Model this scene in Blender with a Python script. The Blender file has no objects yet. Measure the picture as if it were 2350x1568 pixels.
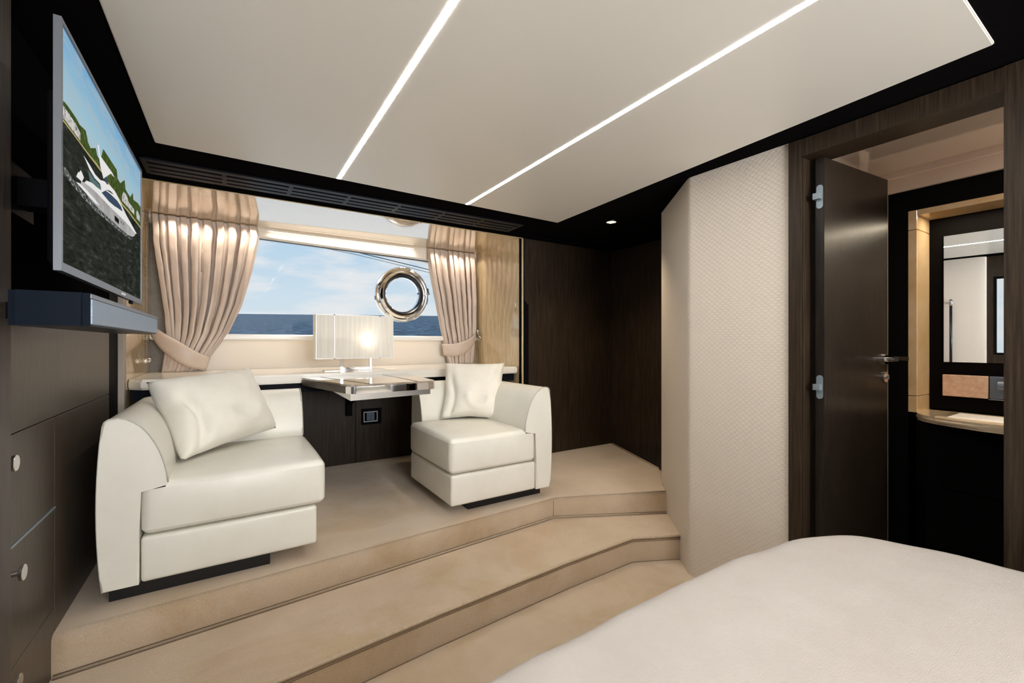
import bpy, bmesh, math, random
from mathutils import Vector, Matrix, noise as mn
random.seed(7)
sc = bpy.context.scene
C = sc.collection
EYE = 1.29          # eye height above the lower carpet; everything below is written relative to the eye
PI = math.pi

# ------------------------------------------------------------------ materials
def newmat(name):
    m = bpy.data.materials.new(name); m.use_nodes = True
    nt = m.node_tree; b = nt.nodes['Principled BSDF']
    return m, nt, b
def setp(b, **k):
    names = dict(base='Base Color', rough='Roughness', metal='Metallic', coat='Coat Weight', coatr='Coat Roughness',
                 coatior='Coat IOR', sheen='Sheen Weight', sheenr='Sheen Roughness', spec='Specular IOR Level', ior='IOR', ani='Anisotropic',
                 em='Emission Color', ems='Emission Strength', trans='Transmission Weight', sss='Subsurface Weight')
    for a, v in k.items():
        s = b.inputs[names[a]]
        s.default_value = (*v, 1) if isinstance(v, tuple) and len(v) == 3 else v
def plain(name, **k):
    m, nt, b = newmat(name); setp(b, **k); return m
def N(nt, t, **k):
    n = nt.nodes.new(t)
    for a, v in k.items(): setattr(n, a, v)
    return n
def noise(nt, scale, stretch=(1, 1, 1), detail=4, rough=.55, coord='Object', dist=0):
    tc = N(nt, 'ShaderNodeTexCoord'); mp = N(nt, 'ShaderNodeMapping'); mp.inputs['Scale'].default_value = stretch
    no = N(nt, 'ShaderNodeTexNoise'); no.inputs['Scale'].default_value = scale
    no.inputs['Detail'].default_value = detail; no.inputs['Roughness'].default_value = rough; no.inputs['Distortion'].default_value = dist
    nt.links.new(tc.outputs[coord], mp.inputs[0]); nt.links.new(mp.outputs[0], no.inputs[0])
    return no
def ramp(nt, src, stops):
    r = N(nt, 'ShaderNodeValToRGB'); e = r.color_ramp.elements
    while len(e) < len(stops): e.new(.5)
    for i, (p, c) in enumerate(stops):
        e[i].position = p; e[i].color = (*c, 1)
    nt.links.new(src, r.inputs[0]); return r
def bump(nt, b, src, strength, dist, prev=None):
    bp = N(nt, 'ShaderNodeBump'); bp.inputs['Strength'].default_value = strength; bp.inputs['Distance'].default_value = dist
    nt.links.new(src, bp.inputs['Height'])
    if prev: nt.links.new(prev.outputs[0], bp.inputs['Normal'])
    nt.links.new(bp.outputs[0], b.inputs['Normal']); return bp
def wood(name, c0, c1, c2, stretch, scale=14, rough=.35, bs=.15, bd=.002, **k):
    m, nt, b = newmat(name); setp(b, rough=rough, **k)
    n = noise(nt, scale, stretch, 6, .62)
    r = ramp(nt, n.outputs[0], [(.3, c0), (.52, c1), (.72, c2)])
    nt.links.new(r.outputs[0], b.inputs['Base Color'])
    n2 = noise(nt, scale * 3, stretch, 3, .6)
    bump(nt, b, n2.outputs[0], bs, bd)
    return m
def fabric(name, c0, c1, big, fine, rough=.9, bs=.4, bd=.003, stretch=(1, 1, 1), **k):
    m, nt, b = newmat(name); setp(b, rough=rough, **k)
    n = noise(nt, big, stretch, 5, .6)
    r = ramp(nt, n.outputs[0], [(.32, c0), (.68, c1)])
    nt.links.new(r.outputs[0], b.inputs['Base Color'])
    n2 = noise(nt, fine, (1, 1, 1), 3, .7)
    bump(nt, b, n2.outputs[0], bs, bd)
    return m
M = {}
M['espresso'] = wood('espresso_wood', (.014, .009, .0055), (.029, .019, .0115), (.052, .034, .021), (9, 9, .35), 12, .42, .25, .0012, spec=.22)
M['espresso_cab'] = wood('espresso_cabinet_wood', (.040, .031, .022), (.060, .047, .035), (.088, .070, .053), (14, 14, .6), 12, .36, .4, .0012, spec=.5)
M['black'] = plain('black_satin_board', base=(.0048, .0043, .0045), rough=.5, spec=.0)
M['blackmatt'] = plain('matt_black', base=(.0015, .0015, .0018), rough=.7, spec=.08)
M['vent'] = plain('vent_charcoal', base=(.0075, .009, .013), rough=.32, spec=.03)
M['lightwood_v'] = wood('lacquered_pale_wood_upright', (.46, .33, .17), (.62, .49, .30), (.70, .60, .42), (10, 10, .7), 9, .22, .05, .0005, coat=1.0, coatr=.015, coatior=1.7)
M['lightwood_h'] = wood('lacquered_pale_wood_overhead', (.36, .25, .11), (.48, .36, .18), (.58, .46, .27), (.5, 22, 22), 9, .15, .02, .0004, coat=1.0, coatr=.008, coatior=3.6, spec=.8)
M['taupe_edge'] = plain('taupe_edge_trim', base=(.32, .27, .22), rough=.4)
M['leather'] = fabric('ivory_leather', (.74, .72, .64), (.79, .77, .70), 6, 420, .36, .12, .0006, spec=.5, coat=.15, coatr=.35)
M['piping'] = plain('leather_piping', base=(.50, .48, .42), rough=.5)
M['pillow'] = fabric('ivory_suede_cushion', (.75, .72, .63), (.80, .77, .69), 9, 500, .75, .15, .0006, sheen=.3)
M['plinth'] = plain('chair_plinth_black', base=(.004, .004, .005), rough=.4)
M['carpet'] = fabric('beige_carpet', (.52, .41, .30), (.61, .495, .375), 3.2, 300, 1.0, .55, .0035, sheen=.35, sheenr=.4)
def patch(m, lo, hi, scale, stops):
    nt = m.node_tree; b = nt.nodes['Principled BSDF']; src = b.inputs[0].links[0].from_socket
    n = noise(nt, scale, (1, 1.3, 1), 4, .6, dist=.8); r = ramp(nt, n.outputs[0], stops)
    mx = N(nt, 'ShaderNodeMix', data_type='RGBA', blend_type='MULTIPLY'); mx.inputs[0].default_value = 1
    nt.links.new(src, mx.inputs[6]); nt.links.new(r.outputs[0], mx.inputs[7]); nf = noise(nt, 260, (1, 1, 1), 2, .6); rf = ramp(nt, nf.outputs[0], [(.3, (.86, .85, .83)), (.7, (1.08, 1.07, 1.06))])
    m2 = N(nt, 'ShaderNodeMix', data_type='RGBA', blend_type='MULTIPLY'); m2.inputs[0].default_value = 1
    nt.links.new(mx.outputs[2], m2.inputs[6]); nt.links.new(rf.outputs[0], m2.inputs[7]); nt.links.new(m2.outputs[2], b.inputs[0])
patch(M['carpet'], 0, 1, 1.7, [(.38, (.90, .85, .76)), (.52, (1, 1, 1)), (.70, (1.0, .985, .96))])
M['binding'] = fabric('carpet_binding', (.46, .36, .255), (.56, .45, .33), 60, 700, .9, .5, .002)
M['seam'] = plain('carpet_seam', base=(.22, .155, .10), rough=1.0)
M['panelwhite'] = plain('ceiling_panel_satin', base=(.73, .71, .655), rough=.42, spec=.45, coat=.25, coatr=.25)
M['whitelac'] = plain('cream_lacquer', base=(.78, .74, .66), rough=.25, coat=.5, coatr=.1)
M['cream'] = plain('cream_leatherette', base=(.86, .78, .68), rough=.55)
M['sillwhite'] = plain('white_sill', base=(.90, .89, .86), rough=.3)
M['taupe'] = fabric('taupe_wall_fabric', (.24, .215, .185), (.29, .26, .225), 30, 600, .9, .4, .001)
M['chrome'] = plain('polished_chrome', base=(.86, .86, .87), rough=.035, metal=1.0)
M['nickel'] = plain('brushed_nickel', base=(.62, .60, .57), rough=.22, metal=1.0)
M['hinge'] = plain('hinge_aluminium', base=(.26, .31, .35), rough=.4, metal=.5)
M['mirror'] = plain('mirror_silver', base=(.88, .90, .91), rough=.005, metal=1.0)
M['gasket'] = plain('black_rubber_gasket', base=(.008, .011, .016), rough=.3)
M['tvframe'] = plain('television_silver_bezel', base=(.17, .185, .21), rough=.32, metal=.5)
M['tvback'] = plain('television_back', base=(.004, .004, .005), rough=.5, spec=.03)
M['sbgrille'] = None
M['sbside'] = plain('soundbar_gloss_black', base=(.005, .008, .014), rough=.3, spec=.04)
M['onyx'] = fabric('golden_onyx_tile', (.58, .40, .20), (.72, .56, .36), 5, 40, .12, .02, .001, coat=1.0, coatr=.02)
M['marble'] = fabric('beige_marble', (.56, .43, .28), (.72, .60, .44), 14, 60, .15, .02, .0005, coat=.8, coatr=.03)
M['breccia'] = fabric('pink_breccia_stone', (.50, .32, .22), (.66, .48, .36), 45, 120, .3, .05, .0005)
M['bathceil'] = plain('bath_glossy_ceiling', base=(.62, .53, .46), rough=.12, coat=1.0, coatr=.02, coatior=1.8)
M['bathcove'] = plain('bath_cove_cream', base=(.68, .57, .49), rough=.5)
M['bluegrey'] = plain('blue_grey_towel_holder', base=(.10, .125, .17), rough=.3)
M['satin'] = None

# two-tone carpet bump gets an extra, larger nap
def satin():
    m, nt, b = newmat('champagne_satin'); setp(b, base=(.64, .53, .45), rough=.42, sheen=.3, spec=.6)
    n = noise(nt, 300, (1, 1, .25), 3, .6); bump(nt, b, n.outputs[0], .12, .0006)
    tr = N(nt, 'ShaderNodeBsdfTranslucent'); tr.inputs[0].default_value = (.80, .60, .44, 1)
    mx = N(nt, 'ShaderNodeMixShader'); mx.inputs[0].default_value = .16
    out = nt.nodes['Material Output']
    nt.links.new(b.outputs[0], mx.inputs[1]); nt.links.new(tr.outputs[0], mx.inputs[2]); nt.links.new(mx.outputs[0], out.inputs[0])
    return m
M['satin'] = satin()
def grille():
    m, nt, b = newmat('soundbar_grille_cloth'); setp(b, base=(.25, .32, .41), rough=.45, metal=.35)
    tc = N(nt, 'ShaderNodeTexCoord'); vo = N(nt, 'ShaderNodeTexVoronoi'); vo.inputs['Scale'].default_value = 420
    nt.links.new(tc.outputs['Object'], vo.inputs[0]); bump(nt, b, vo.outputs[0], .5, .001); return m
M['sbgrille'] = grille()
def quilt():
    m, nt, b = newmat('embossed_scale_leather'); setp(b, base=(.63, .565, .49), rough=.58, spec=.35)
    uv = N(nt, 'ShaderNodeUVMap'); sp = N(nt, 'ShaderNodeSeparateXYZ'); nt.links.new(uv.outputs[0], sp.inputs[0])
    def mth(op, a, c=None):
        n = N(nt, 'ShaderNodeMath', operation=op)
        for i, v in enumerate((a, c)):
            if v is None: continue
            if isinstance(v, (int, float)): n.inputs[i].default_value = v
            else: nt.links.new(v, n.inputs[i])
        return n.outputs[0]
    u = mth('DIVIDE', sp.outputs[0], .030); v = mth('DIVIDE', sp.outputs[1], .026)
    s = mth('ADD', u, v); d = mth('SUBTRACT', u, v)
    w1 = mth('MULTIPLY', mth('SINE', mth('MULTIPLY', d, 2 * PI)), .055)
    w2 = mth('MULTIPLY', mth('SINE', mth('MULTIPLY', s, 2 * PI)), .055)
    f1 = mth('FRACT', mth('ADD', s, w1)); f2 = mth('FRACT', mth('ADD', d, w2))
    # each scale is tilted slightly, like overlapping leaves, with a crisp groove around
    g1 = mth('MINIMUM', mth('MULTIPLY', mth('ABSOLUTE', mth('SUBTRACT', f1, .5)), 2.0), 1.0)
    g2 = mth('MINIMUM', mth('MULTIPLY', mth('ABSOLUTE', mth('SUBTRACT', f2, .5)), 2.0), 1.0)
    mxx = mth('POWER', mth('MAXIMUM', g1, g2), 9.0)
    ht = mth('SUBTRACT', mth('MULTIPLY', mth('ADD', f1, f2), .10), mxx)
    bp = bump(nt, b, ht, .6, .0022)
    n = noise(nt, 700, (1, 1, 1), 2, .6); b2 = N(nt, 'ShaderNodeBump'); b2.inputs['Strength'].default_value = .25; b2.inputs['Distance'].default_value = .0008
    nt.links.new(n.outputs[0], b2.inputs['Height']); nt.links.new(bp.outputs[0], b2.inputs['Normal']); nt.links.new(b2.outputs[0], b.inputs['Normal'])
    return m
M['quilt'] = quilt()
def linen():
    m, nt, b = newmat('white_linen'); setp(b, rough=.85, spec=.2)
    n = noise(nt, 5, (1, 1, 1), 5, .6)
    r = ramp(nt, n.outputs[0], [(.3, (.52, .482, .446)), (.7, (.57, .532, .498))]); nt.links.new(r.outputs[0], b.inputs[0])
    w1 = noise(nt, 90, (6, 1, 1), 3, .6); w2 = noise(nt, 90, (1, 6, 1), 3, .6)
    ad = N(nt, 'ShaderNodeMath', operation='ADD'); nt.links.new(w1.outputs[0], ad.inputs[0]); nt.links.new(w2.outputs[0], ad.inputs[1])
    bp = bump(nt, b, ad.outputs[0], .55, .0035)
    n3 = noise(nt, 7, (1, 1.6, 1), 2, .5); b3 = N(nt, 'ShaderNodeBump'); b3.inputs['Strength'].default_value = .22; b3.inputs['Distance'].default_value = .02
    nt.links.new(n3.outputs[0], b3.inputs['Height']); nt.links.new(bp.outputs[0], b3.inputs['Normal']); nt.links.new(b3.outputs[0], b.inputs['Normal'])
    return m
M['linen'] = linen()
def glass():
    m = bpy.data.materials.new('window_glass'); m.use_nodes = True; nt = m.node_tree
    nt.nodes.remove(nt.nodes['Principled BSDF'])
    t = N(nt, 'ShaderNodeBsdfTransparent'); g = N(nt, 'ShaderNodeBsdfGlossy'); g.inputs['Roughness'].default_value = 0
    f = N(nt, 'ShaderNodeFresnel'); f.inputs[0].default_value = 1.06; mx = N(nt, 'ShaderNodeMixShader')
    nt.links.new(f.outputs[0], mx.inputs[0]); nt.links.new(t.outputs[0], mx.inputs[1]); nt.links.new(g.outputs[0], mx.inputs[2])
    nt.links.new(mx.outputs[0], nt.nodes['Material Output'].inputs[0]); return m
M['glass'] = glass()
def emis(name, col, s):
    m = bpy.data.materials.new(name); m.use_nodes = True; nt = m.node_tree
    b = nt.nodes['Principled BSDF']; setp(b, base=(0, 0, 0), em=col, ems=s, rough=1.0, spec=0.0); return m
M['led'] = emis('led_diffuser', (1.0, .968, .93), 62)
M['spot'] = emis('downlight_glow', (1.0, .80, .42), 7)
M['bulb'] = emis('warm_bulb', (1.0, .88, .70), 170)
def shade():
    m, nt, b = newmat('pleated_string_shade'); setp(b, rough=.6, base=(.78, .77, .72))
    n = noise(nt, 130, (1, 1, .01), 4, .7)
    r = ramp(nt, n.outputs[0], [(.25, (.72, .71, .67)), (.6, (.90, .89, .86))]); nt.links.new(r.outputs[0], b.inputs[0])
    tr = N(nt, 'ShaderNodeBsdfTranslucent'); nt.links.new(r.outputs[0], tr.inputs[0])
    tp = N(nt, 'ShaderNodeBsdfTransparent')
    mx = N(nt, 'ShaderNodeMixShader'); mx.inputs[0].default_value = .5
    m2 = N(nt, 'ShaderNodeMixShader'); m2.inputs[0].default_value = .035
    nt.links.new(b.outputs[0], mx.inputs[1]); nt.links.new(tr.outputs[0], mx.inputs[2])
    nt.links.new(mx.outputs[0], m2.inputs[1]); nt.links.new(tp.outputs[0], m2.inputs[2])
    nt.links.new(m2.outputs[0], nt.nodes['Material Output'].inputs[0])
    return m
M['shade'] = shade()
def seamat():
    m, nt, b = newmat('sea_water'); setp(b, rough=.5, spec=.06)
    n = noise(nt, .8, (1, .3, 1), 7, .72)
    r = ramp(nt, n.outputs[0], [(.40, (.004, .018, .042)), (.50, (.018, .055, .105)), (.60, (.07, .14, .21)), (.68, (.28, .37, .43))])
    nt.links.new(r.outputs[0], b.inputs[0])
    n2 = noise(nt, .8, (1, .4, 1), 6, .7); bump(nt, b, n2.outputs[0], .6, .5)
    return m
M['sea'] = seamat()
def pic(name, c, strength=1.0):
    return emis('screen_' + name, c, strength)

# ------------------------------------------------------------------ mesh helpers
def bm_new(): return bmesh.new()
def add_box(bm, x0, x1, y0, y1, z0, z1, mi=0):
    vs = [bm.verts.new(p) for p in ((x0,y0,z0),(x1,y0,z0),(x1,y1,z0),(x0,y1,z0),(x0,y0,z1),(x1,y0,z1),(x1,y1,z1),(x0,y1,z1))]
    for f in ((0,3,2,1),(4,5,6,7),(0,1,5,4),(1,2,6,5),(2,3,7,6),(3,0,4,7)):
        fa = bm.faces.new([vs[i] for i in f]); fa.material_index = mi
    return vs
def box(x0, x1, y0, y1, z0, z1, bev=0, seg=2):
    bm = bm_new(); add_box(bm, x0, x1, y0, y1, z0, z1)
    if bev: bmesh.ops.bevel(bm, geom=bm.edges[:], offset=bev, segments=seg, affect='EDGES', profile=.5)
    return bm
def add_prism(bm, pts, z0, z1, mi=0):
    lo = [bm.verts.new((x, y, z0)) for x, y in pts]; hi = [bm.verts.new((x, y, z1)) for x, y in pts]
    n = len(pts); fs = [bm.faces.new(lo[::-1]), bm.faces.new(hi)]
    for i in range(n): fs.append(bm.faces.new((lo[i], lo[(i+1) % n], hi[(i+1) % n], hi[i])))
    for f in fs: f.material_index = mi
    return lo, hi
def add_tube(bm, pts, r, seg=8, closed=False, mi=0):
    pts = [Vector(p) for p in pts]; n = len(pts); rings = []
    prev = None
    for i, p in enumerate(pts):
        if closed: t = (pts[(i+1) % n] - pts[i-1])
        else: t = pts[min(i+1, n-1)] - pts[max(i-1, 0)]
        t.normalize()
        a = Vector((0, 0, 1)) if abs(t.z) < .9 else Vector((1, 0, 0))
        if prev is not None: a = prev
        u = (a - t * a.dot(t)).normalized(); v = t.cross(u); prev = u
        rr = r[i] if isinstance(r, (list, tuple)) else r
        rings.append([bm.verts.new(p + (u * math.cos(k*2*PI/seg) + v * math.sin(k*2*PI/seg)) * rr) for k in range(seg)])
    m = n if closed else n - 1
    for i in range(m):
        A, B = rings[i], rings[(i+1) % n]
        for k in range(seg):
            f = bm.faces.new((A[k], A[(k+1) % seg], B[(k+1) % seg], B[k])); f.smooth = True; f.material_index = mi
    if not closed:
        bm.faces.new(rings[0][::-1]); bm.faces.new(rings[-1])
def add_cyl(bm, c, axis, r, h, seg=24, r2=None, mi=0):
    c = Vector(c); ax = Vector(axis).normalized(); r2 = r if r2 is None else r2
    a = Vector((0, 0, 1)) if abs(ax.z) < .9 else Vector((1, 0, 0)); u = ax.cross(a).normalized(); v = ax.cross(u)
    A = [bm.verts.new(c + (u*math.cos(k*2*PI/seg) + v*math.sin(k*2*PI/seg))*r) for k in range(seg)]
    B = [bm.verts.new(c + ax*h + (u*math.cos(k*2*PI/seg) + v*math.sin(k*2*PI/seg))*r2) for k in range(seg)]
    for k in range(seg):
        f = bm.faces.new((A[k], A[(k+1) % seg], B[(k+1) % seg], B[k])); f.material_index = mi
    bm.faces.new(A[::-1]).material_index = mi; bm.faces.new(B).material_index = mi
def add_sphere(bm, c, r, seg=10, mi=0):
    res = bmesh.ops.create_uvsphere(bm, u_segments=seg, v_segments=max(5, seg//2+1), radius=r, matrix=Matrix.Translation(c))
    for v in res['verts']:
        for f in v.link_faces: f.material_index = mi; f.smooth = True
def lathe_ring(bm, c, axis, prof, seg=64):
    """closed profile (radius, height along axis) revolved"""
    c = Vector(c); ax = Vector(axis).normalized(); a = Vector((0, 0, 1)); u = ax.cross(a).normalized(); v = ax.cross(u)
    rings = []
    for k in range(seg):
        d = u*math.cos(k*2*PI/seg) + v*math.sin(k*2*PI/seg)
        rings.append([bm.verts.new(c + d*r + ax*h) for r, h in prof])
    n = len(prof)
    for k in range(seg):
        A, B = rings[k], rings[(k+1) % seg]
        for i in range(n):
            bm.faces.new((A[i], A[(i+1) % n], B[(i+1) % n], B[i]))
def soft_box(x0, x1, y0, y1, z0, z1, r=.03, top=0, front=0, side=0, cuts=8, seg=5):
    bm = box(x0, x1, y0, y1, z0, z1)
    bmesh.ops.subdivide_edges(bm, edges=bm.edges[:], cuts=cuts, use_grid_fill=True)
    sharp = [e for e in bm.edges if len(e.link_faces) == 2 and e.calc_face_angle() > 1.2]
    bmesh.ops.bevel(bm, geom=sharp, offset=r, segments=seg, affect='EDGES', profile=.5)
    cx, cy, cz = (x0+x1)/2, (y0+y1)/2, (z0+z1)/2; hx, hy, hz = (x1-x0)/2, (y1-y0)/2, (z1-z0)/2
    for v in bm.verts:
        u, w, t = (v.co.x-cx)/hx, (v.co.y-cy)/hy, (v.co.z-cz)/hz
        q = lambda a: max(0, 1-a*a)
        if t > 0: v.co.z += top*q(u)*q(w)*t
        v.co.y += (front*q(u)*q(t)) * (w if w < 0 else w)
        v.co.x += side*q(w)*q(t)*u
    return bm
def finish(bm, name, mats, smooth=None):
    bmesh.ops.recalc_face_normals(bm, faces=bm.faces[:])
    me = bpy.data.meshes.new(name)
    if smooth is not None:
        for f in bm.faces: f.smooth = True
    bm.to_mesh(me); bm.free()
    for m in (mats if isinstance(mats, (list, tuple)) else [mats]): me.materials.append(m)
    if smooth is not None:
        me.set_sharp_from_angle(angle=math.radians(smooth))
    return me
def wloc(o):
    l = Vector((0, 0, 0))
    while o is not None: l = l + o.location; o = o.parent
    return l
def obj(name, bm, mats, parent=None, smooth=None, label=None):
    me = finish(bm, name, mats, smooth)
    xs = [v.co for v in me.vertices]
    lo = Vector([min(c[i] for c in xs) for i in range(3)]); hi = Vector([max(c[i] for c in xs) for i in range(3)])
    o0 = Vector(((lo.x+hi.x)/2, (lo.y+hi.y)/2, lo.z))
    me.transform(Matrix.Translation(-o0))
    o = bpy.data.objects.new(name, me); C.objects.link(o)
    if parent is not None:
        o.parent = parent; o.location = o0 - wloc(parent)
    else: o.location = o0
    if label: o['label'] = label
    return o
def thing(name, label, cat, loc, group=None, kind=None):
    o = bpy.data.objects.new(name, None); C.objects.link(o); o.location = loc; o.empty_display_size = .05
    o['label'] = label; o['category'] = cat
    if group: o['group'] = group
    if kind: o['kind'] = kind
    return o
def tag(o, label, cat, group=None, kind=None):
    o['label'] = label; o['category'] = cat
    if group: o['group'] = group
    if kind: o['kind'] = kind
    return o
def struct(name, bm, mats, label, cat, parent=None, smooth=None):
    o = obj(name, bm, mats, parent, smooth)
    if parent is None: tag(o, label, cat, kind='structure')
    return o
def lerp(a, b, t): return a + (b-a)*t
def interp(tab, t):
    """tab: sorted (t, value) pairs, smooth interpolation"""
    if t <= tab[0][0]: return tab[0][1]
    for (a, va), (b, vb) in zip(tab, tab[1:]):
        if t <= b: return va + (vb-va)*((t-a)/(b-a))
    return tab[-1][1]

CE, PL, MS, FL = .92, -1.003, -1.146, -1.29      # ceiling, platform, middle step, lower floor (from the eye)

# ------------------------------------------------------------------ room shell
bm = bm_new(); add_box(bm, -.60, 3.4, -3.0, 2.4, FL-.05, FL)
struct('floor', bm, M['carpet'], 'lower beige carpet at the foot of the bed below the steps', 'floor')
def bevel_top(bm, hi, idx, r, seg=5):
    es = []
    for i in idx:
        a, b2 = hi[i], hi[(i+1) % len(hi)]
        for e in a.link_edges:
            if e.other_vert(a) is b2: es.append(e)
    bmesh.ops.bevel(bm, geom=es, offset=r, segments=seg, affect='EDGES', profile=.5)
bm = bm_new()
lo, hi = add_prism(bm, [(-.52, 2.10), (1.775, 2.262), (2.49, 1.90), (2.62, 2.05), (2.88, 2.29), (3.215, 3.14), (2.13, 3.16), (2.13, 3.80), (-.52, 3.80)], FL+.002, PL)
bevel_top(bm, hi, [0, 1, 4], .028)
plat = struct('floor_platform', bm, M['carpet'], 'raised carpeted platform carrying both ivory armchairs', 'platform', smooth=40)
bm = bm_new()
lo, hi = add_prism(bm, [(-.52, 1.635), (.12, 1.675), (.72, 1.725), (1.47, 1.768), (1.98, 1.778), (2.29, 1.63), (2.49, 1.90), (1.775, 2.258), (-.52, 2.098)], FL+.001, MS)
bevel_top(bm, hi, [0, 1, 2, 3, 4], .006, 3)
step = struct('floor_step', bm, M['carpet'], 'middle carpeted step below the platform with corded edge', 'step', smooth=40)
def cord(path, z, r=.0045, mat='binding', parent=None, dy=0, dz=0, name='binding_cord'):
    bm = bm_new(); add_tube(bm, [(x, y+dy, z+dz) for x, y in path], r, 8); return obj(name, bm, M[mat], parent)
p1 = [(-.515, 2.10), (1.775, 2.262), (2.49, 1.90)]
cord([(x, y-.004) for x, y in p1], MS+.004, .0055, 'binding', plat)
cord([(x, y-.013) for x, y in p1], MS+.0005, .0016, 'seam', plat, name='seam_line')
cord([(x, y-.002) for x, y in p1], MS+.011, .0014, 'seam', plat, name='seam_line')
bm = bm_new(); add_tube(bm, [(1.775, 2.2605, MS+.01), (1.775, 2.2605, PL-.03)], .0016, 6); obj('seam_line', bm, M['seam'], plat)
p2 = [(-.515, 1.635), (.12, 1.675), (.72, 1.725), (1.47, 1.768), (1.98, 1.778), (2.29, 1.63)]
cord(p2, MS-.004, .0075, 'binding', step)
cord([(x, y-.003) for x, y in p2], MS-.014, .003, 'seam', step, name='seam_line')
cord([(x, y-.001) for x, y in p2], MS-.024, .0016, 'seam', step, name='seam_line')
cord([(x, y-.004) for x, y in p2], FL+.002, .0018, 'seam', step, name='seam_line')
bm = bm_new(); add_tube(bm, [(2.63, 2.075, PL+.004), (2.865, 2.30, PL+.004), (3.195, 3.12, PL+.004)], .006, 8); obj('binding_cord', bm, M['binding'], plat)
# dark seam where the treads meet the diagonal embossed column
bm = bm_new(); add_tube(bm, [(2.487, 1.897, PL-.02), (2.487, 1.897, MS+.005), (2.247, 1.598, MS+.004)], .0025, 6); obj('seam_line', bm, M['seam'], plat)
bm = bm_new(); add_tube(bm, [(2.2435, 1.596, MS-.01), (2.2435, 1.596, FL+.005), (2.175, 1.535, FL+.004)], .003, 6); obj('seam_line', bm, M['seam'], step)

# ceiling: black board with a suspended satin panel
bm = bm_new(); add_box(bm, -.60, 3.4, -3.0, 3.16, CE+.004, CE+.05)
struct('ceiling', bm, M['black'], 'black ceiling border around the pale satin ceiling panel', 'ceiling')
bm = bm_new(); lo, hi = add_prism(bm, [(-.302, .325), (1.962, .325), (2.078, 2.597), (-.297, 2.550)], CE-.006, CE+.004)
bmesh.ops.bevel(bm, geom=[e for e in bm.edges if all(abs(v.co.z-(CE-.006)) < 1e-5 for v in e.verts)], offset=.003, segments=2, affect='EDGES')
struct('ceiling_panel', bm, M['panelwhite'], 'pale satin ceiling panel crossed by two light strips', 'ceiling panel')
bm = bm_new(); add_box(bm, -.302, 1.95, -2.85, .20, CE-.006, CE+.004)  # unseen rear panel, added to bounce more light into the room
struct('ceiling_panel', bm, M['panelwhite'], 'second pale ceiling panel above the bed, added for bounce light', 'ceiling panel')
for i, (x, lab) in enumerate(((.498, 'left of the two bright light strips across the ceiling panel'), (1.300, 'right of the two bright light strips across the ceiling panel'))):
    bm = bm_new(); add_box(bm, x-.0105, x+.0105, .34, 2.558 if i == 0 else 2.575, CE-.0066, CE-.0061)
    tag(obj('ceiling_strip_light', bm, M['led']), lab, 'light', 'ceiling light strips')
# second pair further back in the room, over the bed
for i, x in enumerate((.498, 1.300)):
    bm = bm_new(); add_box(bm, x-.0105, x+.0105, -2.8, .17, CE-.0066, CE-.0061)
    tag(obj('ceiling_strip_light', bm, M['led']), ('left', 'right')[i] + ' light strip over the bed, on the rear ceiling panel', 'light', 'ceiling light strips')
# thin grooves between the ceiling board and the window side wall
for i, y in enumerate((3.055, 3.09, 3.125)):
    bm = box(-.50, 3.2, y, y+.016, CE-.004, CE+.004, .002, 1)
    struct('trim_%d' % (i+1), bm, M['black'], ('narrow black ceiling moulding nearest the vents', 'middle narrow black ceiling moulding', 'narrow black ceiling moulding touching the window wall')[i], 'trim')

# left wall (behind drawers and television), with an opening for a hull window further back
bm = bm_new()
add_box(bm, -.62, -.545, .74, 3.16, FL, CE); add_box(bm, -.62, -.545, -3.0, .20, FL, CE)
add_box(bm, -.62, -.545, .20, .74, FL, -.12); add_box(bm, -.62, -.545, .20, .74, .70, CE)
struct('wall_left', bm, M['espresso'], 'dark wood wall behind the television', 'wall')
# dark wall right of the window bay, and its right return
bm = bm_new(); add_box(bm, 2.195, 2.652, 3.15, 3.2, FL, CE+.004); add_box(bm, 2.655, 3.23, 3.15, 3.2, FL, CE+.004); add_box(bm, 2.15, 3.23, 3.165, 3.22, FL, CE+.004)
struct('wall_back', bm, M['espresso'], 'dark wood wall between the window bay and the corner', 'wall')
bm = bm_new(); add_prism(bm, [(2.121, 3.149), (2.195, 3.149), (2.195, 3.19), (2.121, 3.19)], FL, .335)
add_prism(bm, [(2.121, 3.149), (2.150, 3.149), (2.150, 3.19), (2.121, 3.19)], .335, CE)
v = [bm.verts.new(p) for p in ((2.150, 3.1485, .335), (2.195, 3.1485, .335), (2.150, 3.1485, .375), (2.150, 3.19, .335), (2.195, 3.19, .335), (2.150, 3.19, .375))]
bm.faces.new((v[0], v[1], v[2])); bm.faces.new((v[3], v[5], v[4])); bm.faces.new((v[1], v[4], v[5], v[2])); bm.faces.new((v[0], v[3], v[4], v[1]))
struct('trim_4', bm, M['blackmatt'], 'black upright strip with a notch beside the pale wood panel', 'trim')
bm = bm_new(); add_box(bm, 2.150, 2.195, 3.150, 3.19, .336, CE)
struct('trim_5', bm, M['espresso'], 'slim dark wood filler above the notch of the black strip', 'trim')
bm = bm_new(); add_box(bm, 3.22, 3.30, 1.2, 3.2, FL, CE+.004)
struct('wall_right', bm, M['espresso'], 'dark wood return wall behind the embossed column', 'wall')
bm = bm_new(); add_box(bm, 2.3, 3.3, 1.16, 1.2, FL, CE+.004)
struct('wall_corridor', bm, M['espresso'], 'dark wall closing the corridor behind the embossed column', 'wall')
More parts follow.
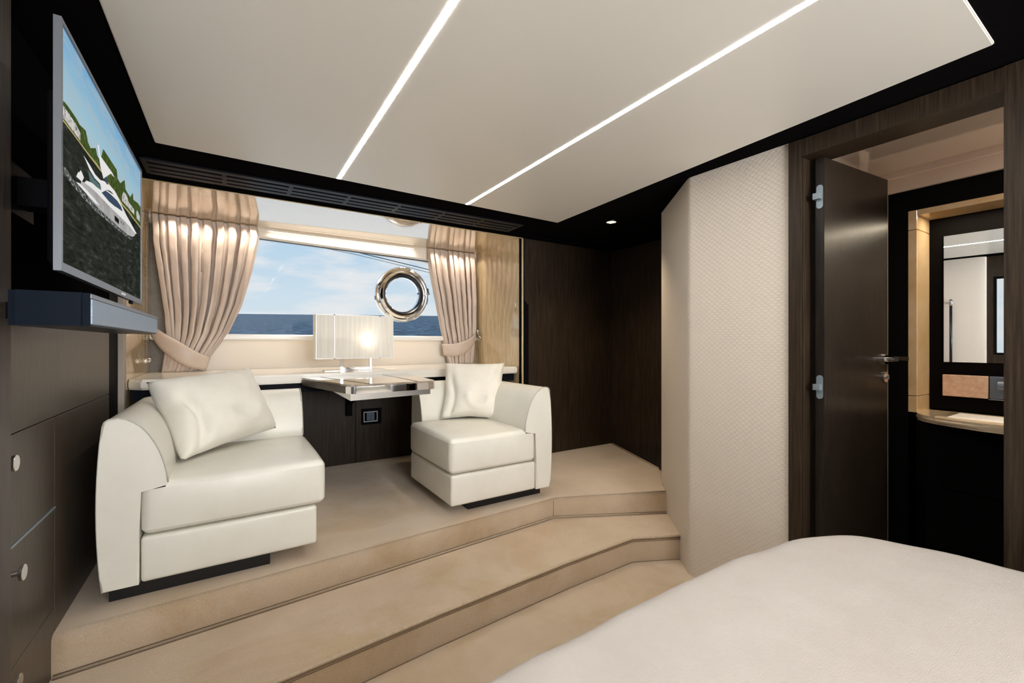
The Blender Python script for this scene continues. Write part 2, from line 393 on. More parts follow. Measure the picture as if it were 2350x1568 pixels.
# embossed leather column
def uvprism(path, back, z0, z1):
    bm = bm_new(); uvl = bm.loops.layers.uv.new('UVMap'); d = 0
    n = len(path)
    for i in range(n-1):
        a, b2 = path[i], path[i+1]; L = math.dist(a, b2)
        vs = [bm.verts.new((*a, z0)), bm.verts.new((*b2, z0)), bm.verts.new((*b2, z1)), bm.verts.new((*a, z1))]
        f = bm.faces.new(vs)
        for l, (u, w) in zip(f.loops, ((d, z0), (d+L, z0), (d+L, z1), (d, z1))): l[uvl].uv = (u, w)
        d += L
    allp = path + back
    for i in range(n-1, len(allp)):
        a, b2 = allp[i], allp[(i+1) % len(allp)]
        bm.faces.new([bm.verts.new(p) for p in ((*a, z0), (*b2, z0), (*b2, z1), (*a, z1))])
    for z in (z0, z1): bm.faces.new([bm.verts.new((*p, z)) for p in allp])
    bmesh.ops.remove_doubles(bm, verts=bm.verts[:], dist=1e-5)
    return bm
# soft rounded corner between the two faces
P0, P1, P2 = (2.559, 2.026), (2.144, 1.516), (2.162, 1.000)
path = [P0]
for k in range(7):
    t = k/6; a = Vector(P1)+(Vector(P0)-Vector(P1))*.035; c = Vector(P1)+(Vector(P2)-Vector(P1))*.035; m = Vector(P1)
    p = a*(1-t)**2 + m*2*t*(1-t) + c*t*t; path.append((p.x, p.y))
path.append(P2)
struct('wall_embossed', uvprism(path, [(2.32, 1.000), (2.34, 1.30), (2.60, 1.99)], FL, CE+.003), M['quilt'], 'embossed pale leather column between the steps and the doorway', 'wall', smooth=30)

# doorway wall, frame and right-hand wall running back past the bed
bm = bm_new()
add_box(bm, 2.165, 2.29, .945, .999, FL, CE); add_box(bm, 2.165, 2.29, -3.0, .337, FL, CE); add_box(bm, 2.165, 2.29, .337, .945, .842, CE)
struct('wall_doorway', bm, M['espresso'], 'dark wood wall with the bathroom doorway in it', 'wall')
bm = bm_new()
add_box(bm, 2.150, 2.30, .948, .9985, FL, CE-.002); add_box(bm, 2.150, 2.30, .262, .334, FL, CE-.002); add_box(bm, 2.1505, 2.2995, .334, .948, .838, .916)
struct('trim_6', bm, M['espresso'], 'dark wood door frame of the bathroom', 'door frame')
bm = bm_new(); add_box(bm, 2.288, 2.300, .925, .947, FL, .83)
struct('trim_7', bm, M['taupe_edge'], 'thin pale door stop strip on the hinge side of the frame', 'trim')
# rear wall; its wide window is added to let fill light in
bm = bm_new()
add_box(bm, -.6, 2.3, -3.05, -3.0, FL, -.75); add_box(bm, -.6, 2.3, -3.05, -3.0, .70, CE)
add_box(bm, -.6, -.35, -3.05, -3.0, -.75, .70); add_box(bm, 2.05, 2.3, -3.05, -3.0, -.75, .70)
struct('wall_rear', bm, M['espresso'], 'dark rear wall behind the bed with an added wide window', 'wall')
w3 = thing('fill_window', 'added wide window behind the bed that lets fill light in', 'window', (.85, -3.02, -.75), kind='structure')
bm = bm_new()
for a in (-.35, .84, 2.03): add_box(bm, a, a+.02, -3.04, -3.0, -.75, .70)
obj('frame', bm, M['chrome'], w3); obj('glass', box(-.33, 2.03, -3.025, -3.02, -.75, .70), M['glass'], w3)
# window and embossed panel in left wall, seen in the bathroom mirror
w2 = thing('window_2', 'small hull window in the left wall near the bed', 'window', (-.58, .47, -.12), kind='structure')
bm = bm_new()
for (y0, y1, z0, z1) in ((.20, .22, -.12, .70), (.72, .74, -.12, .70), (.22, .72, -.12, -.10), (.22, .72, .68, .70)): add_box(bm, -.60, -.54, y0, y1, z0, z1)
obj('frame', bm, M['blackmatt'], w2); obj('glass', box(-.585, -.58, .22, .72, -.10, .68), M['glass'], w2)
struct('wall_embossed', uvprism([(-.545, .79), (-.51, .80), (-.49, .85), (-.49, 1.39)], [(-.545, 1.395)], FL, CE), M['quilt'], 'embossed pale leather panel on the left wall beside the hull window', 'wall', smooth=30)
t = thing('grab_rail', 'black grab rail with chrome ends on the left embossed panel', 'rail', (-.45, 1.05, -.45))
bm = bm_new(); add_tube(bm, [(-.45, 1.05, -.40), (-.45, 1.05, .42)], .012, 12); obj('bar', bm, M['gasket'], t)
for z in (-.45, .41):
    bm = bm_new(); add_tube(bm, [(-.45, 1.05, z), (-.45, 1.05, z+.07)], .016, 12); add_tube(bm, [(-.45, 1.05, z+.035), (-.489, 1.05, z+.035)], .008, 10); obj('bracket', bm, M['chrome'], t)

# ------------------------------------------------------------------ window bay
BX0, BX1, BY0, BY1 = -.495, 2.122, 3.15, 4.06
bm = bm_new(); add_box(bm, BX0-.01, BX1+.0, BY0+.012, BY1+.3, CE, CE+.03)
struct('ceiling_bay', bm, M['lightwood_h'], 'mirror-gloss pale wood ceiling of the window bay', 'ceiling')
bm = box(BX0-.02, BX1+.008, BY0-.014, BY0+.012, CE-.010, CE+.004, .003, 2)
struct('trim_8', bm, M['lightwood_h'], 'pale wood lip along the top front edge of the window bay', 'trim')
bm = bm_new(); add_box(bm, BX1, BX1+.03, BY0+.012, BY1+.1, PL, CE)
struct('wall_bay_right', bm, M['lightwood_v'], 'glossy pale wood side panel right of the right curtain', 'wall panel')
bm = box(BX1-.001, BX1+.012, BY0-.012, BY0+.014, PL, CE-.010, .002, 1)
struct('trim_9', bm, M['lightwood_v'], 'pale wood front edge right of the window bay', 'trim')
bm = bm_new(); add_box(bm, BX0-.03, BX0, BY0+.03, BY1+.1, PL, CE)
struct('wall_bay_left', bm, M['lightwood_v'], 'glossy pale wood side panel left of the left curtain', 'wall panel')
bm = box(-.53, BX0+.002, BY0-.02, BY0+.03, PL, CE-.002, .004, 2)
struct('trim_10', bm, M['taupe_edge'], 'taupe upright edge left of the window bay', 'trim')
bm = bm_new(); add_box(bm, -.56, -.520, 2.935, 3.13, PL, CE)
struct('trim_11', bm, M['blackmatt'], 'black upright strip between drawers and window bay', 'trim')
# wall under and around the window
bm = bm_new()
add_box(bm, BX0, BX1, 4.06, 4.10, -.27, .030, 0)
struct('wall_window_lower', bm, M['cream'], 'cream panel below the window behind the table lamp', 'wall panel')
bm = bm_new(); add_box(bm, BX0, -.20, 4.055, 4.10, -.205, CE); add_box(bm, BX1-.08, BX1, 4.055, 4.10, .03, CE)
struct('wall_window_side', bm, M['taupe'], 'taupe fabric panel beside the window behind the left curtain', 'wall panel')
bm = bm_new(); add_box(bm, BX0, BX1, 3.78, 3.84, PL, -.262)
struct('wall_under_counter', bm, M['espresso'], 'dark panel under the counter between the armchairs', 'wall panel')
bm = bm_new(); add_box(bm, .868, .872, 3.777, 3.79, PL, -.262)
struct('trim_12', bm, M['blackmatt'], 'upright joint in the dark panel under the desk', 'trim')
# window 1: sill, head roll, glass, porthole
w1 = thing('window_1', 'large sea-facing window with a round chrome porthole', 'window', (.9, 4.08, .03), kind='structure')
bm = soft_box(BX0, BX1, 3.972, 4.16, .024, .070, .014, cuts=2, seg=4); obj('sill', bm, M['sillwhite'], w1, smooth=50)
bm = bm_new()
# sloping upholstered head roll above the glass
sec = [(4.00, 0.0), (4.00, -.012), (4.03, -.035), (4.07, -.045), (4.11, -.05), (4.115, 0.02), (4.0, .02)]
def head_z(x): return lerp(.915, .908, (x+.5)/2.6)
def head_b(x): return lerp(.866, .800, (x+.5)/2.6)
xs = [BX0 + (BX1-BX0)*k/12 for k in range(13)]; rows = []
for x in xs:
    t, b2 = head_z(x), head_b(x)
    rows.append([bm.verts.new((x, y, z)) for y, z in ((4.005, CE), (4.000, t-.012), (4.012, t-.024), (4.022, lerp(t, b2, .55)), (4.030, b2+.010), (4.045, b2+.002), (4.075, b2), (4.10, b2+.004), (4.10, CE))])
for A, B in zip(rows, rows[1:]):
    for i in range(8): bm.faces.new((A[i], A[i+1], B[i+1], B[i]))
obj('head_roll', bm, M['cream'], w1, smooth=40)
bm = bm_new()
r2 = []
for x in xs:
    b2 = head_b(x); r2.append([bm.verts.new((x, 4.085, b2+.002)), bm.verts.new((x, 4.085, b2-.006)), bm.verts.new((x, 4.10, b2-.006)), bm.verts.new((x, 4.10, b2+.002))])
for A, B in zip(r2, r2[1:]):
    for i in range(4): bm.faces.new((A[i], A[(i+1) % 4], B[(i+1) % 4], B[i]))
obj('seal', bm, M['gasket'], w1)
obj('glass', box(BX0, BX1, 4.105, 4.110, .04, CE-.02), M['glass'], w1)
pc = (1.368, 4.06, .462); ax = (0.04, -1, -.03)
bm = bm_new(); lathe_ring(bm, pc, ax, [(.262, -.03), (.262, .004), (.252, .016), (.236, .022), (.226, .020), (.221, .030), (.206, .040), (.196, .036), (.190, .02), (.190, -.03)], 96)
ph = obj('porthole', bm, plain('porthole_chrome', base=(.97, .97, .97), rough=.09, metal=1.0), w1, smooth=28)
bm = bm_new(); lathe_ring(bm, pc, ax, [(.190, -.03), (.190, .022), (.184, .026), (.172, .012), (.168, -.03)], 96); obj('gasket', bm, M['gasket'], ph, smooth=30)
bm = bm_new(); lathe_ring(bm, pc, ax, [(.168, -.03), (.169, .002), (.163, .004), (.160, -.03)], 96); obj('inner_ring', bm, M['chrome'], ph, smooth=30)
for ang in (168, 278, 5):
    a = math.radians(ang); cx, cz = pc[0]+.242*math.cos(a), pc[2]+.242*math.sin(a)
    bm = bm_new(); add_cyl(bm, (cx, 4.035, cz), (0, -1, 0), .013, .022, 16); add_cyl(bm, (cx, 4.013, cz), (0, -1, 0), .006, .012, 12)
    tx, tz = -math.sin(a), math.cos(a)
    add_tube(bm, [(cx-tx*.002, 4.02, cz-tz*.002), (cx+tx*.05, 4.022, cz+tz*.05)], .007, 10)
    obj('latch', bm, M['chrome'], ph, smooth=35)
bm = bm_new(); a = math.radians(88)
for s in (-1, 0, 1):
    add_cyl(bm, (pc[0]+.245*math.cos(a)+s*.03-.012, 4.03, pc[2]+.248*math.sin(a)), (1, 0, 0), .010, .024, 14)
obj('hinge', bm, M['chrome'], ph, smooth=35)

# outside: sea, white deck overhang
bm = bm_new()
ny = 40
ys = [9*(1.18**k) for k in range(ny)]
xsn = 12; grid = []
for y in ys:
    grid.append([bm.verts.new((x*y*1.5, y, .0239*(x*y*1.5)+.0574*y-2.6)) for x in [-1+2*k/xsn for k in range(xsn+1)]])
for A, B in zip(grid, grid[1:]):
    for i in range(xsn): bm.faces.new((A[i], A[i+1], B[i+1], B[i]))
sea = obj('sea', bm, M['sea']); tag(sea, 'dark blue open sea outside the window', 'sea', kind='stuff')
bm = bm_new()
ov = [(.25, .978), (1.0, .922), (1.6, .866), (2.3, .780), (2.3, 1.10), (.25, 1.10)]
A = [bm.verts.new((x, 4.36, z)) for x, z in ov]; B = [bm.verts.new((x, 4.50, z)) for x, z in ov]
bm.faces.new(A); bm.faces.new(B[::-1])
for i in range(len(A)): bm.faces.new((A[i], A[(i+1) % 6], B[(i+1) % 6], B[i]))
ovh = obj('deck_overhang', bm, M['sillwhite']); tag(ovh, 'white deck overhang outside the top right of the window', 'deck', kind='structure')
bm = bm_new(); add_tube(bm, [(.2, 4.355, .948), (1.0, 4.355, .882), (1.6, 4.355, .800), (2.3, 4.355, .697)], .004, 6); obj('rubbing_strip', bm, M['gasket'], ovh)
bm = bm_new(); add_tube(bm, [(.3, 4.40, .935), (1.0, 4.40, .868), (1.6, 4.40, .782), (2.3, 4.40, .676)], .003, 6); obj('rubbing_strip', bm, M['hinge'], ovh)

bm = box(-4, 8, 4.55, 14, -.22, -.15, .02, 2); struct('reflector_deck', bm, M['sillwhite'], 'added white deck below the window, out of view, reflected in the bay ceiling', 'deck')  # unseen pale surface, added so the bay ceiling reflects something bright
# ------------------------------------------------------------------ counter
t = thing('counter', 'long cream counter along the window bay under the lamp', 'counter', (.8, 3.2, -.265))
bm = bm_new(); pts = [(-.492, 3.23), (-.43, 3.165), (1.60, 3.20), (2.11, 3.20), (2.118, 4.058), (-.492, 4.058)]
lo, hi = add_prism(bm, pts, -.264, -.205)
es = [e for e in bm.edges if all(v.co.y < 3.3 for v in e.verts)]
bmesh.ops.bevel(bm, geom=[e for e in es if abs(e.verts[0].co.z-e.verts[1].co.z) < 1e-4], offset=.012, segments=4, affect='EDGES')
obj('worktop', bm, M['whitelac'], t, smooth=40)
bm = bm_new(); add_box(bm, -.48, 2.10, 3.24, 3.26, -.33, -.2645); obj('drawer_rail', bm, M['vent'], t)

# ------------------------------------------------------------------ folding desk
t = thing('folding_desk', 'chrome edged folding desk fixed between the two armchairs', 'desk', (.77, 3.1, -.33))
top = [(.385, 3.158), (.525, 2.515), (.545, 2.485), (.575, 2.472), (1.02, 2.492), (1.045, 2.505), (1.055, 2.53), (1.10, 3.178)]
bm = bm_new(); add_prism(bm, [(lerp(x, .77, .012), lerp(y, 2.9, .008)) for x, y in top], -.238, -.2275)
M['dark_reflection'] = plain('chrome_dark_reflection', base=(.10, .082, .068), rough=.4, metal=.5)  # dark colour stands in for a dark reflection on the chrome side
M['desktop'] = wood('desk_veneer_gloss', (.22, .17, .13), (.34, .28, .22), (.46, .40, .33), (1, 12, 1), 8, .12, .03, .0005, coat=1.0, coatr=.02)
obj('tabletop', bm, M['desktop'], t)
for a, b2 in (((.50, 3.160), (.648, 2.478)), ((.915, 3.172), (.93, 2.49))):
    bm = bm_new(); add_tube(bm, [(*a, -.2272), (*b2, -.2272)], .0014, 6); obj('hinge_line', bm, M['gasket'], t)
bm = bm_new(); add_prism(bm, top, -.279, -.2385)
bmesh.ops.bevel(bm, geom=[e for e in bm.edges if abs(e.verts[0].co.z-e.verts[1].co.z) < 1e-4], offset=.003, segments=2, affect='EDGES')
bm.normal_update()
for f in bm.faces:
    c = f.calc_center_median()
    if abs(f.normal.z) < .5 and c.x < .56 and c.y > 2.6: f.material_index = 1
obj('metal_edge', bm, [M['chrome'], M['dark_reflection']], t, smooth=30)
bm = bm_new()
# tapering lower tray
for z0, z1, k in ((-.318, -.2795, 1),):
    A = [(.50, 2.80, -.284), (.548, 2.50, -.318), (1.02, 2.515, -.310), (1.02, 2.80, -.284)]
    B = [(.50, 2.80, -.2795), (.548, 2.50, -.2795), (1.02, 2.515, -.2795), (1.02, 2.80, -.2795)]
    a = [bm.verts.new(p) for p in A]; b3 = [bm.verts.new(p) for p in B]
    bm.faces.new(a[::-1]); bm.faces.new(b3)
    for i in range(4): bm.faces.new((a[i], a[(i+1) % 4], b3[(i+1) % 4], b3[i]))
obj('under_tray', bm, M['nickel'], t)
bm = bm_new()
for x in (.80,):
    vs = [(x, 3.78, -.30), (x, 3.20, -.285), (x, 3.15, -.285), (x, 3.72, -.50), (x, 3.78, -.52)]
    a = [bm.verts.new(p) for p in vs]; b3 = [bm.verts.new((p[0]+.03, p[1], p[2])) for p in vs]
    bm.faces.new(a); bm.faces.new(b3[::-1])
    for i in range(5): bm.faces.new((a[i], a[(i+1) % 5], b3[(i+1) % 5], b3[i]))
obj('bracket', bm, M['blackmatt'], t)
bm = box(.787, .835, 3.74, 3.778, -.60, -.40, .004, 1); obj('bracket_plate', bm, M['blackmatt'], t)

# power outlet
t = thing('power_outlet', 'chrome framed power outlet on the dark panel under the desk', 'outlet', (.99, 3.778, -.665))
obj('plate', box(.915, 1.085, 3.770, 3.7785, -.69, -.555, .003, 1), M['blackmatt'], t)
bm = bm_new()
for (x0, x1, z0, z1) in ((.932, 1.048, -.587, -.580), (.932, 1.048, -.667, -.660), (.932, .938, -.662, -.585), (1.042, 1.048, -.662, -.585)): add_box(bm, x0, x1, 3.764, 3.770, z0, z1)
obj('frame', bm, plain('outlet_frame_grey', base=(.45, .50, .55), rough=.4), t)
obj('socket', box(.958, 1.022, 3.766, 3.771, -.656, -.590, .002, 1), M['bluegrey'], t)
bm = bm_new(); add_box(bm, .978, .981, 3.7645, 3.766, -.625, -.608); add_box(bm, .999, 1.002, 3.7645, 3.766, -.625, -.608); add_cyl(bm, (.990, 3.7662, -.640), (0, -1, 0), .004, .0016, 10)
obj('slots', bm, M['blackmatt'], t)

# ------------------------------------------------------------------ table lamp
t = thing('table_lamp', 'table lamp with a wide string shade on the counter', 'lamp', (.79, 3.45, -.205))
obj('base', box(.565, 1.015, 3.40, 3.50, -.2048, -.2005, .001, 1), M['chrome'], t)
bm = bm_new()
for x in (.680, .895): add_box(bm, x, x+.022, 3.44, 3.462, -.200, -.10)
add_box(bm, .702, .895, 3.44, 3.462, -.200, -.182)
bmesh.ops.bevel(bm, geom=bm.edges[:], offset=.0015, segments=1, affect='EDGES')
obj('stand', bm, M['chrome'], t)
sx0, sx1, sy0, sy1, sz0, sz1 = .508, 1.066, 3.40, 3.52, -.116, .212
bm = bm_new()
vs = [[bm.verts.new((x, y, z)) for x, y in ((sx0, sy0), (sx1, sy0), (sx1, sy1), (sx0, sy1))] for z in (sz0, sz1)]
for i in range(4): bm.faces.new((vs[0][i], vs[0][(i+1) % 4], vs[1][(i+1) % 4], vs[1][i]))
sh = obj('shade', bm, M['shade'], t)
m = sh.modifiers.new('thick', 'SOLIDIFY'); m.thickness = .002
bm = bm_new()
for z in (sz0, sz1-.006):
    add_box(bm, sx0-.002, sx1+.002, sy0-.002, sy0+.002, z, z+.006); add_box(bm, sx0-.002, sx1+.002, sy1-.002, sy1+.002, z, z+.006)
    add_box(bm, sx0-.002, sx0+.002, sy0, sy1, z, z+.006); add_box(bm, sx1-.002, sx1+.002, sy0, sy1, z, z+.006)
for x, y in ((sx0, sy0), (sx1, sy0), (sx0, sy1), (sx1, sy1)): add_box(bm, x-.003, x+.003, y-.003, y+.003, sz0, sz1)
for x in (.632, .965): add_box(bm, x-.004, x+.004, sy0-.002, sy0+.003, sz0, sz1)
obj('shade_frame', bm, M['sillwhite'], sh)
bm = bm_new(); add_box(bm, .70, .90, 3.455, 3.465, -.10, -.09); add_box(bm, .84, .86, 3.45, 3.47, -.09, -.02); obj('socket', bm, M['chrome'], t)
bm = bm_new(); add_sphere(bm, (.87, 3.46, .025), .026, 16); obj('bulb', bm, M['bulb'], t)

# ------------------------------------------------------------------ curtains
def curtain(name, label, L, R, zt, zb, folds, seed, tie_z, y0=3.955, amp=.034):
    rnd = random.Random(seed)
    t = thing(name, label, 'curtain', ((interp(L, zb)+interp(R, zb))/2, y0, zb), 'curtains tied back either side of the window')
    nu, nz = folds*24, 110
    ph = [rnd.uniform(-.9, .9) for _ in range(folds+2)]; am = [rnd.uniform(.65, 1.25) for _ in range(folds+2)]
    wd = [rnd.uniform(.5, 1.6) for _ in range(folds)]; s = sum(wd); cum = [0]
    for w in wd: cum.append(cum[-1]+w/s)
    def phase(u):
        for i in range(folds):
            if u <= cum[i+1]+1e-9: return i + (u-cum[i])/(cum[i+1]-cum[i]), i
        return folds, folds-1
    bm = bm_new(); rows = []
    for j in range(nz+1):
        f = j/nz; z = zt + (zb-zt)*f
        a, b2 = interp(L, z), interp(R, z)
        near = math.exp(-((z-tie_z)/.16)**2)
        width = (b2-a); row = []
        for i in range(nu+1):
            u = i/nu; p, k = phase(u)
            A = am[k]*(1-(p-k)) + am[k+1]*(p-k)
            wob = .20*math.sin(4.0*f+ph[k]*3)
            th = 2*PI*p + wob
            q = 2.3*abs(math.sin(th/2))**.75 - 1.25 + .16*math.sin(2*th+ph[k]) + .07*math.sin(3*th+2*ph[k+1])
            env = amp*A*(1-.35*near)*(.85+.35*math.sin(PI*min(1, f*1.2)))
            if f < .14: env *= .35+.65*f/.14
            x = a + width*u + .010*math.sin(2*th)*(1 if 0 < i < nu else 0)
            y = y0 - env*q - .045*near*math.sin(PI*u)
            kk = mn.noise(Vector((p*1.7+seed, z*7.0, seed*2.3))); k2 = mn.noise(Vector((p*4.0+seed, z*16.0, 5.1)))
            y -= .007*kk + .004*k2*(1 if f > .05 else 0); x += .0028*mn.noise(Vector((p*2.2, z*9.0, seed+9.0)))*(1 if 0 < i < nu else 0)
            row.append(bm.verts.new((x, min(y, 3.995), z)))
        rows.append(row)
    for A, B in zip(rows, rows[1:]):
        for i in range(nu): bm.faces.new((A[i], A[i+1], B[i+1], B[i]))
    c = obj('panel', bm, M['satin'], t, smooth=180)
    m = c.modifiers.new('thick', 'SOLIDIFY'); m.thickness = .0015
    return t
LL = [(-.21, -.417), (-.05, -.398), (.03, -.390), (.21, -.403), (.455, -.436), (.696, -.468), (.92, -.484)]
LR = [(-.21, -.205), (-.16, -.170), (-.119, -.148), (-.02, -.085), (.076, -.022), (.294, .065), (.568, .134), (.828, .180), (.92, .168)]
ct1 = curtain('curtain', 'left champagne satin curtain tied back beside the television', LL, LR, CE-.004, -.204, 10, 3, -.06, 3.955, .040)
RL = [(-.21, 1.800), (-.05, 1.764), (.161, 1.715), (.454, 1.658), (.66, 1.612), (.92, 1.580)]
RR = [(-.21, 2.060), (-.05, 2.078), (.125, 2.100), (.40, 2.108), (.92, 2.100)]
ct2 = curtain('curtain', 'right champagne satin curtain tied back beside the pale wood panel', RL, RR, CE-.004, -.204, 8, 11, 0.0, 3.965, .034)
def band(parent, topc, botc, ymid, yend0, yend1):
    bm = bm_new(); n = 24; rows = []
    for i in range(n+1):
        u = i/n; a = Vector(interp2(topc, u)); b2 = Vector(interp2(botc, u))
        yy = lerp(yend0, yend1, u) + (ymid-lerp(yend0, yend1, .5))*math.sin(PI*min(1, max(0, u)))**.7
        rows.append([bm.verts.new((lerp(a.x, b2.x, k/4), yy - .006*math.sin(PI*k/4), lerp(a.y, b2.y, k/4))) for k in range(5)])
    for A, B in zip(rows, rows[1:]):
        for i in range(4): bm.faces.new((A[i], A[i+1], B[i+1], B[i]))
    o = obj('tieback', bm, M['satin'], parent, smooth=180)
    m = o.modifiers.new('thick', 'SOLIDIFY'); m.thickness = .005; m.offset = 0
def interp2(pts, u):
    n = len(pts)-1; k = min(n-1, int(u*n)); f = u*n-k
    # catmull-rom
    p = [pts[max(0, k-1)], pts[k], pts[k+1], pts[min(n, k+2)]]
    r = []
    for i in range(2):
        a, b2, c, d = (q[i] for q in p)
        r.append(.5*((2*b2)+(-a+c)*f+(2*a-5*b2+4*c-d)*f*f+(-a+3*b2-3*c+d)*f**3))
    return r
band(ct1, [(-.485, .135), (-.40, .068), (-.30, .000), (-.22, -.058), (-.138, -.105)], [(-.492, .075), (-.425, -.035), (-.345, -.112), (-.262, -.170), (-.165, -.200)], 3.855, 4.0, 3.93)
band(ct2, [(2.095, .135), (2.035, .075), (1.94, .028), (1.83, -.004), (1.722, -.005)], [(2.105, .07), (2.045, -.005), (1.96, -.080), (1.85, -.125), (1.738, -.120)], 3.87, 3.975, 3.95)
bm = bm_new(); add_cyl(bm, (2.121, 3.93, .118), (-1, 0, 0), .014, .02, 16); add_tube(bm, [(2.10, 3.93, .118), (2.095, 3.90, .10), (2.10, 3.885, .07), (2.112, 3.88, .055)], .007, 10); add_sphere(bm, (2.098, 3.91, .125), .013)
obj('hook', bm, M['chrome'], ct2, smooth=40)
bm = bm_new(); add_cyl(bm, (-.494, 3.98, .10), (1, 0, 0), .014, .02, 16); add_sphere(bm, (-.47, 3.98, .10), .013)
obj('hook', bm, M['chrome'], ct1, smooth=40)

# bead chains of the blind
t = thing('blind_chain', 'looped bead chain of the window blind left of the left curtain', 'chain', (-.47, 3.80, -.13))
for (x, y, zt, zb) in ((-.478, 3.70, .87, -.105), (-.478, 3.80, .87, -.105)):
    bm = bm_new(); z = zt
    while z > zb:
        add_sphere(bm, (x, y, z), .0042, 6); z -= .0125
    obj('beads', bm, plain('bead_chain_grey', base=(.16, .14, .12), rough=.4, metal=.6), t)
bm = bm_new(); add_cyl(bm, (-.478, 3.67, -.115), (0, 1, 0), .008, .16, 14); add_sphere(bm, (-.478, 3.68, -.115), .016); add_sphere(bm, (-.478, 3.82, -.115), .016); add_cyl(bm, (-.478, 3.75, -.115), (-1, 0, 0), .006, .017, 10)
obj('cleat', bm, M['chrome'], t, smooth=40)

# ------------------------------------------------------------------ armchairs
def shell(pts_outer, corner_I, d_ref, prof, mirror=False):
    bm = bm_new(); rows = []
    for (o, mv) in pts_outer:
        rows.append([bm.verts.new((o[0]+mv[0]*d, o[1]+mv[1]*d, z)) for d, z in prof])
    n = len(prof)
    for A, B in zip(rows, rows[1:]):
        for i in range(n): bm.faces.new((A[i], A[(i+1) % n], B[(i+1) % n], B[i]))
    bm.faces.new(rows[0][::-1]); bm.faces.new(rows[-1])
    ends = [e for e in bm.edges if all(v in rows[0] for v in e.verts) or all(v in rows[-1] for v in e.verts)]
    c0 = [v.co.copy() for v in rows[0]]; c1 = [v.co.copy() for v in rows[-1]]
    bmesh.ops.bevel(bm, geom=ends, offset=.006, segments=2, affect='EDGES')
    return bm, c0, c1
def armchair(label, xo, xi_dir, y0, y1, xend, seat_x, base_x, plinth, label2=''):
    """xo outer face of arm, xi_dir +1 when arm is on the left; y0 front, y1 back; xend open end of back"""
    zb = -.94; s = xi_dir
    t = thing('armchair', label, 'armchair', ((xo+xend)/2, (y0+y1)/2, PL), 'ivory corner armchairs')
    prof = [(0, zb)] + [(-.016*math.sin(PI*k/10)**.8, zb+.62*k/10) for k in range(1, 10)] + [(.001, zb+.625), (.007, zb+.642), (.018, zb+.651), (.045, zb+.655),
            (.070, zb+.649), (.095, zb+.634), (.118, zb+.612), (.138, zb+.583), (.156, zb+.549), (.171, zb+.512), (.183, zb+.472), (.192, zb+.430), (.197, zb+.386), (.190, zb+.368), (.108, zb+.366), (.106, zb)]
    R = .10; dm = .198
    I = (xo+s*dm, y1-dm)
    outer = []
    for k in range(5): outer.append((xo, lerp(y0, y1-R, k/5)))
    outer.append((xo, y1-R))
    for k in range(1, 8):
        a = k/8*PI/2; outer.append((xo+s*(R-R*math.cos(a)), y1-R+R*math.sin(a)))
    outer.append((xo+s*R, y1))
    for k in range(1, 6): outer.append((lerp(xo+s*R, xend, k/5), y1))
    stations = []
    for (x, y) in outer:
        if y <= y1-dm: mv = (s, 0)
        elif s*(x-xo) >= dm: mv = (0, -1)
        else: mv = ((I[0]-x)/dm, (I[1]-y)/dm)
        if y > y1-dm and s*(x-xo) < 1e-6: mv = (s, (I[1]-y)/dm)
        elif abs(y-y1) < 1e-6 and s*(x-xo) < dm: mv = ((I[0]-x)/dm, -1)
        stations.append(((x, y), mv))
    bm, c0, c1 = shell(stations, I, dm, prof)
    sh = obj('backrest', bm, M['leather'], t, smooth=50)
    for c, off in ((c0, (0, -.001)), (c1, (s*.001, 0))):
        bm = bm_new(); add_tube(bm, [(p.x+off[0], p.y+off[1], p.z) for p in c[10:23]], .0026, 6); obj('piping', bm, M['piping'], sh)
    bm = bm_new(); p = c0; add_tube(bm, [(q.x, y0+.002, q.z) for q in c0[0:13]], .0024, 6); obj('piping', bm, M['piping'], sh)
    a, b2 = seat_x
    xa, xb = min(a, b2), max(a, b2)
    yb = y1-.195
    bm = soft_box(xa, xb, y0+.006, yb, -.757, -.552, .032, top=.014, front=.014, side=.010, cuts=8)
    se = obj('seat_cushion', bm, M['leather'], t, smooth=60)
    bm = bm_new(); xo2 = xb-.006 if s > 0 else xa+.006
    z0 = -.745
    a, b2 = base_x; xa2, xb2 = min(a, b2), max(a, b2)
    bm = soft_box(xa2, xb2, y0+.012, yb, -.94, -.762, .014, front=.006, cuts=4); obj('base', bm, M['leather'], t, smooth=60)
    obj('plinth', box(plinth[0], plinth[1], plinth[2], plinth[3], PL, -.9395), M['plinth'], t)
    return t
armchair('ivory leather armchair on the left beside the drawers', -.412, 1, 2.205, 3.10, .360, (-.302, .372), (-.302, .335), (-.402, .145, 2.262, 2.85))
armchair('ivory leather armchair on the right of the desk near the dark wall', 1.752, -1, 2.270, 3.15, 1.135, (1.045, 1.644), (1.052, 1.644), (1.195, 1.735, 2.355, 2.95))

